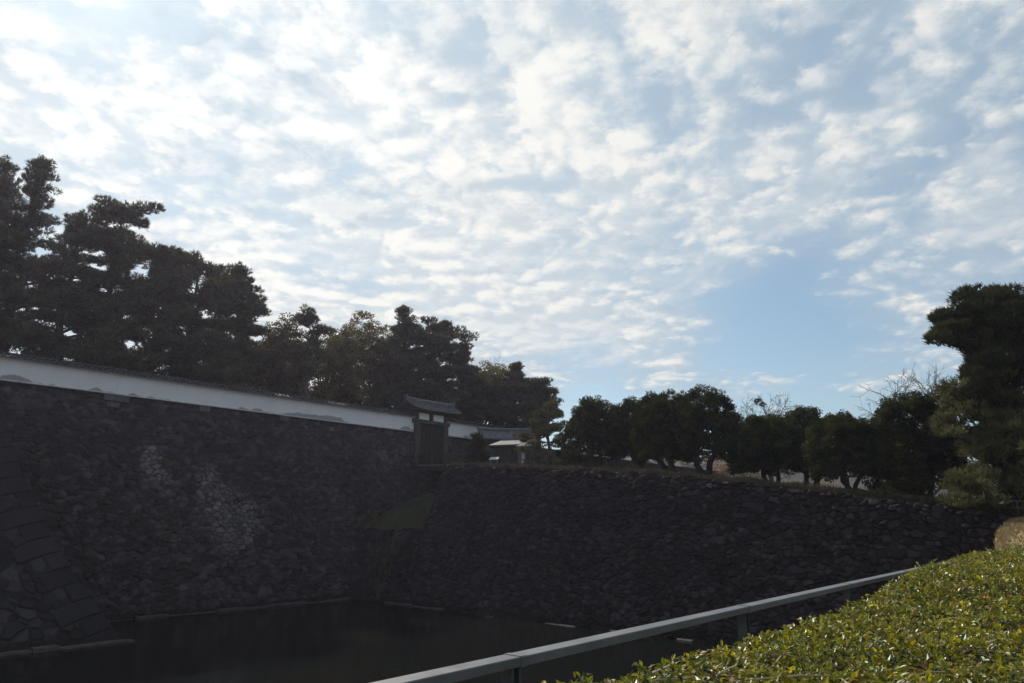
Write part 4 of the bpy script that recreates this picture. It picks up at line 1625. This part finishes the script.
# sapling and bushes in the corner by the water
def sapling(label, base, h, seed, mat, spread=1.0):
    r = np.random.default_rng(seed)
    t = thing('sapling', label, 'tree', base)
    mb = MB()
    cl = []
    for k in range(5):
        a = r.uniform(0, 6.28)
        tip = np.array([math.cos(a) * spread, math.sin(a) * spread, h * r.uniform(0.7, 1.0)])
        pth = limb_path((0, 0, -0.2), tip, 0.0, r, 6, 0.12)
        mb.tube(pth, [0.06 - 0.008 * i for i in range(6)], 5, False)
        for j in range(5):
            q = pth[r.integers(2, 6)] + Vector(r.normal(0, 0.45, 3))
            mb.tube([pth[3], q], [0.02, 0.008], 4, False)
            cl.append((np.array(q), r.uniform(0.3, 0.6)))
    obj('trunk', mb.mesh('trunk', True), M['bark'], t)
    obj('crown', leaf_cloud('crown', cl, 90, 0.075, r, 0.7), mat, t)


b = P(378, 597, 63.5)
sapling('spindly sapling with sparse yellowing leaves in the water corner of the two walls', (b.x, b.y, b.z), 6.8, 600, M['broadleaf'], 1.6)
for i, (px, py, Y, w_, h, mt, lab) in enumerate([
        (372, 527, 69.5, 3.0, 2.0, 'broadleaf', 'yellowish bush at the left end of the grass slope'),
        (418, 530, 66.5, 2.6, 1.5, 'broadleaf', 'small yellow green bush on the lower edge of the grass slope'),
        (396, 526, 68.0, 2.0, 1.0, 'broadleaf', 'low bush in the middle of the lower edge of the grass slope'),
        (428, 515, 67.5, 1.6, 1.0, 'yellow_leaf', 'small bush against the causeway corner beside the grass slope'),
        (385, 508, 74.0, 1.8, 0.9, 'yellow_leaf', 'small weedy bush at the upper left of the grass slope'),
        (412, 578, 64.6, 2.0, 1.4, 'broadleaf', 'brownish bush low in the corner, just above the water'),
        (400, 560, 65.2, 2.4, 1.3, 'evergreen', 'dark bush growing out of the stones below the grass slope'),
        (365, 580, 64.5, 2.2, 1.6, 'evergreen', 'dark bush beside the sapling at the water corner'),
        (490, 620, 53.8, 0.8, 0.5, 'dry_grass', 'tuft of pale dry weeds at the waterline of the causeway wall')]):
    shrub('bush', lab, P(px, py, Y), w_, h, M[mt], 620 + i, 0.07, None, 150, 24)

# weeds rooted between the stones
def wall_spot(line, d, out, bat, sc_, z):
    p = line + d * sc_ - out * float(bat(z))
    return (p[0] + out[0] * 0.02, p[1] + out[1] * 0.02, z)


def best_s(fn, px):
    """coordinate along a wall that lands in pixel column px"""
    return min((abs(X_at(px, fn(q)[1], fn(q)[2]) - fn(q)[0]), q) for q in np.linspace(-45, 50, 700))[1]


G_WEED = 'weeds growing out of the stone walls'
for i, (px, z, wl, mt, lab) in enumerate([
        (165, 11.0, 'L', 'yellow_leaf', 'thin weed tuft between the two pale patches of the rampart'),
        (178, 7.6, 'L', 'evergreen', 'dark ivy clump left of the larger pale patch on the rampart'),
        (184, 9.6, 'L', 'evergreen', 'dark creeper above the larger pale patch on the rampart'),
        (296, 8.5, 'L', 'evergreen', 'dark weed on the rampart right of the larger pale patch'),
        (330, 4.0, 'L', 'yellow_leaf', 'yellowish weed low on the rampart near the water corner'),
        (345, 6.5, 'L', 'yellow_leaf', 'yellowish weed halfway up the rampart, left of the grass slope'),
        (362, 10.6, 'L', 'yellow_leaf', 'tall thin weed on the rampart above the grass slope'),
        (100, 7.0, 'L', 'evergreen', 'dark weed on the rampart just right of the bastion corner'),
        (640, 11.0 - 1.9, 'R', 'dry_grass', 'pale dry weed near the crest of the causeway wall under the second evergreen'),
        (555, 3.0, 'R', 'dry_grass', 'dry weed low on the causeway wall left of its middle'),
        (760, 5.0, 'R', 'dry_grass', 'dry weed halfway up the causeway wall below the nest tree')]):
    if wl == 'L':
        fn = lambda q: wall_spot(footL, dL, nL, bat_left, q, z)
    else:
        fn = lambda q: wall_spot(footR, dR, nR, bat_right, q, z)
    b = fn(best_s(fn, px))
    shrub('wall_weed', lab, b, 1.0 + 0.5 * (i % 3), 0.7 + 0.3 * (i % 2), M[mt], 660 + i, 0.055, G_WEED, 190, 16)

# dry grass on the crest of the causeway wall
def grass_tufts(name, pts, h, mat, seed, per=9):
    r = np.random.default_rng(seed)
    c = np.array(pts)
    ax = np.tile(np.array([0.0, 0, 1.0]), (len(c), 1))
    V, F = blades(c, ax, 0.75, h, 0.03, per, r)
    o = obj(name, mesh_np(name, V, F), mat)
    tag(o, None, None, None, 'stuff')
    return o


pts = []
r = np.random.default_rng(77)
for k in range(2600):
    s = r.uniform(4.5, 52)
    b_ = abs(r.normal(0, 0.7)) + 0.02
    p = cause_surf(s, b_ + 0.3)
    pts.append((p[0], p[1], p[2] - 0.03))
o = grass_tufts('crest_grass', pts, 0.34, M['dry_grass'], 78)
tag(o, 'dry grass fringe along the crest of the causeway wall', 'grass')
pts = []
for k in range(9000):
    l = r.uniform(21, 46)
    a = r.uniform(-0.7, 8)
    p = bank_pt(l, a)
    pts.append((p[0], p[1], p[2] - 0.01))
for k in range(1500):
    l = r.uniform(22, 46)
    p = bank_pt(l, r.uniform(-0.73, -0.35))
    pts.append((p[0], p[1], p[2] - r.uniform(0.0, 0.35)))
o = grass_tufts('bank_grass', pts, 0.17, M['straw'], 79, 5)
tag(o, 'short sunlit straw coloured grass on the bank past the hedge', 'grass')
pts = []
for k in range(5000):
    p = corner_slope(r.uniform(0, 1.1), r.uniform(0, 1.1))
    pts.append((p[0], p[1], p[2] - 0.02))
o = grass_tufts('slope_grass', pts, 0.25, M['green_bank'], 80, 5)
tag(o, 'green grass on the slope below the timber bridge', 'grass')

# ------------------------------------------------------------------ little rail of grey poles under the big pine
fp = P(1021, 516, 34.0)
fence = thing('pole_fence', 'low fence of weathered grey poles on the dry grass below the big pine', 'fence', fp)
for k in range(3):
    mb = MB()
    mb.tube([(k * 1.1 - 0.1, 0, -0.3), (k * 1.1 - 0.1, 0, 0.75)], 0.05, 7)
    obj('post', mb.mesh('post', True), M['bark_grey'], fence)
for z in (0.3, 0.62):
    mb = MB()
    mb.tube([(-0.45, -0.06, z + 0.08), (2.6, -0.06, z - 0.1)], 0.038, 6)
    obj('rail', mb.mesh('rail', True), M['bark_grey'], fence)

# ------------------------------------------------------------------ railing along the near bank
RZ = EZ - 0.610
railing = thing('metal_railing', 'grey metal railing with square top bar along the hedge at the moat edge', 'railing', on_bank(0, 0, EZ - 1.6))
axA = (Vector((dA[0], dA[1], 0)), Vector((nA[0], nA[1], 0)), Vector((0, 0, 1)))
SP = 2.78
for k in range(-2, 13):
    l0 = k * SP
    mb = MB()
    c = on_bank(l0 + SP / 2, 0, RZ - 0.022)
    mb.box(c, (SP - 0.03, 0.108, 0.044), axA, 0.004)
    keep(mb.build('top_bar', M['rail']), railing)
    mb = MB()
    gz = bank_z(l0, 0) - 0.05
    for sgn in (-1, 1):
        mb.box(on_bank(l0 + sgn * 0.028 - 0.03, 0, (gz + RZ - 0.044) / 2), (0.016, 0.07, RZ - 0.044 - gz), axA)
    mb.box(on_bank(l0 - 0.03, 0, (gz + RZ - 0.044) / 2), (0.042, 0.02, RZ - 0.044 - gz), axA)
    keep(mb.build('post', M['rail_post']), railing)
    mb = MB()
    mb.box(on_bank(l0 + 0.0, 0, RZ - 0.022), (0.04, 0.114, 0.050), axA, 0.006)
    keep(mb.build('joint_sleeve', M['rail']), railing)

# ------------------------------------------------------------------ clipped hedge
hedge = thing('hedge', 'clipped glossy green hedge with yellow green leaves beside the metal railing', 'hedge', on_bank(3, 1.2, EZ - 1.6))
A_LO, A_HI, LH0, LH1 = 0.32, 2.5, -3.0, 23.5


def hedge_top(l, a):
    """crown height of the hedge (arrays)"""
    z = np.interp(l, [-3, 4.2, 5.4, 6.6, 9, 13, 18, 24], [-0.685, -0.68, -0.60, -0.50, -0.47, -0.47, -0.53, -0.58])
    z = z + 0.022 * np.sin(l * 2.3 + a * 3.1) * np.sin(a * 4.0 - l * 1.2) + 0.018 * np.sin(l * 5.1 - a * 6.3) + 0.012 * np.sin(l * 9.3 + a * 8.0)
    e = np.minimum(np.minimum(a - A_LO, 0.28), np.minimum(np.minimum(A_HI - a, LH1 - l), 0.28)) / 0.28
    return EZ + z - 0.13 * (1 - np.clip(e, 0, 1)) ** 2


ls, as_ = np.linspace(LH0, LH1, 160), np.linspace(A_LO + 0.04, A_HI - 0.04, 20)
LL, AA = np.meshgrid(ls, as_)
V = []
ring_z = hedge_top(LL, AA) - 0.06
top_v = np.stack([A0[0] + dA[0] * LL + nA[0] * AA, A0[1] + dA[1] * LL + nA[1] * AA, ring_z], -1).reshape(-1, 3)
nu, nv = len(ls), len(as_)
idx = np.arange(nu * nv).reshape(nv, nu)
q = [np.stack([idx[:-1, :-1], idx[:-1, 1:], idx[1:, 1:], idx[1:, :-1]], -1).reshape(-1, 4)]
loop = np.concatenate([idx[0, :], idx[1:, -1], idx[-1, -2::-1], idx[-2:0:-1, 0]])
low_v = top_v[loop].copy()
low_v[:, 2] = EZ - 1.75
n0 = len(top_v)
k = len(loop)
i_ = np.arange(k)
q.append(np.stack([loop[i_], loop[(i_ + 1) % k], n0 + (i_ + 1) % k, n0 + i_], -1))
keep(obj('hedge_core', mesh_np('hedge_core', np.concatenate([top_v, low_v]), [np.concatenate(q)], smooth=True), M['hedge_core']), hedge)


def leaves(C, T, N, size, wid, tint):
    """folded six point leaves at C along T with face normal N"""
    B = np.cross(N, T)
    s, w_ = size[:, None], wid[:, None]
    f = 0.22
    pts = [C, C + T * s * 0.33 + B * w_ + N * w_ * f, C + T * s * 0.68 + B * w_ * 0.85 + N * w_ * f - N * s * 0.03, C + T * s - N * s * 0.10, C + T * s * 0.68 - B * w_ * 0.85 + N * w_ * f - N * s * 0.03, C + T * s * 0.33 - B * w_ + N * w_ * f]
    V = np.stack(pts, 1).reshape(-1, 3)
    n = len(C)
    b = (np.arange(n) * 6)[:, None]
    q = np.concatenate([b + np.array([[0, 1, 2, 3]]), b + np.array([[0, 3, 4, 5]])])
    return V, q[:, ::-1], np.repeat(tint, 6, 0)


r = np.random.default_rng(900)


def shoots(n, l0, l1, a0, a1, scale):
    l = r.uniform(l0, l1, n)
    a = r.uniform(a0, a1, n)
    z = hedge_top(l, a) + r.normal(-0.015, 0.024, n) - np.where(r.uniform(size=n) < 0.4, r.uniform(0.02, 0.09, n), 0)
    per = 6
    C = np.stack([A0[0] + dA[0] * l + nA[0] * a, A0[1] + dA[1] * l + nA[1] * a, z], -1)
    ax = np.stack([r.normal(0, 0.35, n), r.normal(0, 0.35, n), np.ones(n)], -1)
    edge = np.clip(1 - (a - A_LO) / 0.2, 0, 1)
    ax[:, 0] -= nA[0] * edge * 1.2
    ax[:, 1] -= nA[1] * edge * 1.2
    ax /= np.linalg.norm(ax, axis=1)[:, None]
    base_pick = r.uniform(size=n)
    C, ax = np.repeat(C, per, 0), np.repeat(ax, per, 0)
    m = n * per
    ref = np.cross(ax, frames(m, r))
    ref /= np.linalg.norm(ref, axis=1)[:, None] + 1e-9
    T = ref * r.uniform(0.55, 1.1, m)[:, None] + ax * r.uniform(0.05, 0.9, m)[:, None]
    T /= np.linalg.norm(T, axis=1)[:, None]
    N = ax - T * np.sum(ax * T, 1)[:, None] + frames(m, r) * 0.28
    N = N - T * np.sum(N * T, 1)[:, None]
    N /= np.linalg.norm(N, axis=1)[:, None] + 1e-9
    C = C + ax * r.uniform(-0.045, 0.012, m)[:, None] * scale
    size = r.uniform(0.020, 0.046, m) * scale
    wid = size * r.uniform(0.22, 0.31, m)
    pal = np.array([[0.17, 0.18, 0.014], [0.25, 0.235, 0.016], [0.34, 0.30, 0.018], [0.50, 0.41, 0.025], [0.26, 0.13, 0.05], [0.06, 0.08, 0.014]])
    shoot_kind = np.searchsorted(np.cumsum([0.22, 0.28, 0.22, 0.09, 0.05]), base_pick)
    kind = np.repeat(shoot_kind, per)
    sw = r.uniform(size=m) < 0.3
    kind = np.where(sw, r.choice(6, m, p=[.22, .24, .18, .1, .14, .12]), kind)
    tint = pal[kind] * r.uniform(0.55, 1.1, m)[:, None]
    return leaves(C, T, N, size, wid, tint)


parts = [shoots(15500, -2.0, 5.5, A_LO - 0.03, A_HI, 1.0), shoots(9500, 5.5, 12.0, A_LO - 0.03, A_HI - 0.3, 1.12), shoots(6800, 12.0, LH1, A_LO - 0.03, A_HI - 0.5, 1.4)]
VV, FF, TT, n0 = [], [], [], 0
for V, q, tn in parts:
    VV.append(V)
    FF.append(q + n0)
    TT.append(tn)
    n0 += len(V)
keep(obj('foliage', mesh_np('foliage', np.concatenate(VV), np.concatenate(FF), tint=np.concatenate(TT)), M['hedge']), hedge)


def hedge_hit(px, py):
    """spot on the hedge top in a pixel"""
    v = ray(px, py)
    t = 0.62 / max(-v[2], 1e-4)
    return Vector((v[0] * t, v[1] * t, EZ - 0.60))


def hedge_surface(p):
    rel = np.array([p.x, p.y]) - A0
    l, a = float(rel @ dA), float(rel @ nA)
    return float(hedge_top(np.array(l), np.array(a)))


for (px, py, mt, s) in ((1017, 549, 'flower', 1.5), (985, 602, 'flower', 0.9), (1011, 577, 'flower_red', 1.0)):
    c = hedge_hit(px, py)
    c.z = hedge_surface(c) + 0.035
    mb = MB()
    for k in range(7):
        a = k * 6.283 / 7
        d = Vector((math.cos(a), math.sin(a), 0.35)).normalized()
        sd = Vector((-math.sin(a), math.cos(a), 0))
        q = 0.034 * s
        mb.add([c, c + d * q * 0.6 + sd * q * 0.42, c + d * q + Vector((0, 0, q * 0.35)), c + d * q * 0.6 - sd * q * 0.42], [(0, 1, 2, 3)])
    fo_ = keep(mb.build('flower', M[mt]), hedge)
    mb = MB()
    mb.tube([c + Vector((0, 0, -0.002)), c + Vector((0, 0, 0.02 * s))], [0.010 * s, 0.007 * s], 6)
    e = mb.build('flower_centre', M['flower_eye'])
    e.parent = fo_
for i, pts_ in enumerate([[(650, 664), (668, 655), (676, 647)], [(655, 675), (690, 672), (718, 671)], [(732, 674), (770, 671), (800, 674), (830, 675)], [(836, 668), (852, 676), (862, 682)], [(868, 640), (880, 633), (890, 634)], [(905, 660), (930, 655), (950, 658)], [(770, 650), (782, 644), (800, 646)], [(940, 615), (952, 609), (968, 611)], [(985, 640), (1000, 632), (1012, 634)], [(720, 655), (735, 650), (741, 640)], [(880, 600), (890, 596), (902, 599)]]):
    pp = []
    for j, (px, py) in enumerate(pts_):
        c = hedge_hit(px, py)
        c.z = hedge_surface(c) + 0.012 + 0.012 * math.sin(j * 2.0 + i)
        pp.append(c)
    mb = MB()
    mb.tube(pp, [0.0045] * (len(pp) - 1) + [0.0025], 5)
    keep(mb.build('twig', M['twig']), hedge)

# ------------------------------------------------------------------ thin violet haze volume, added to lift the darks like veiling lens flare
hz = MB()
hz.box((0, 0, 20.5), (7400, 7400, 47))
hm = bpy.data.materials.new('flare_haze')
hm.use_nodes = True
ht = NT(hm.node_tree)
ht.n.clear()
ho = ht.n.new('ShaderNodeOutputMaterial')
hv = ht.n.new('ShaderNodeVolumePrincipled')
hv.inputs['Color'].default_value = (0.82, 0.77, 1.0, 1)
hv.inputs['Density'].default_value = 0.00028
hv.inputs['Anisotropy'].default_value = 0.5
ht.l.new(hv.outputs[0], ho.inputs['Volume'])
tag(hz.build('haze', hm), 'faint violet haze added over the moat in place of lens flare', 'haze', None, 'stuff')
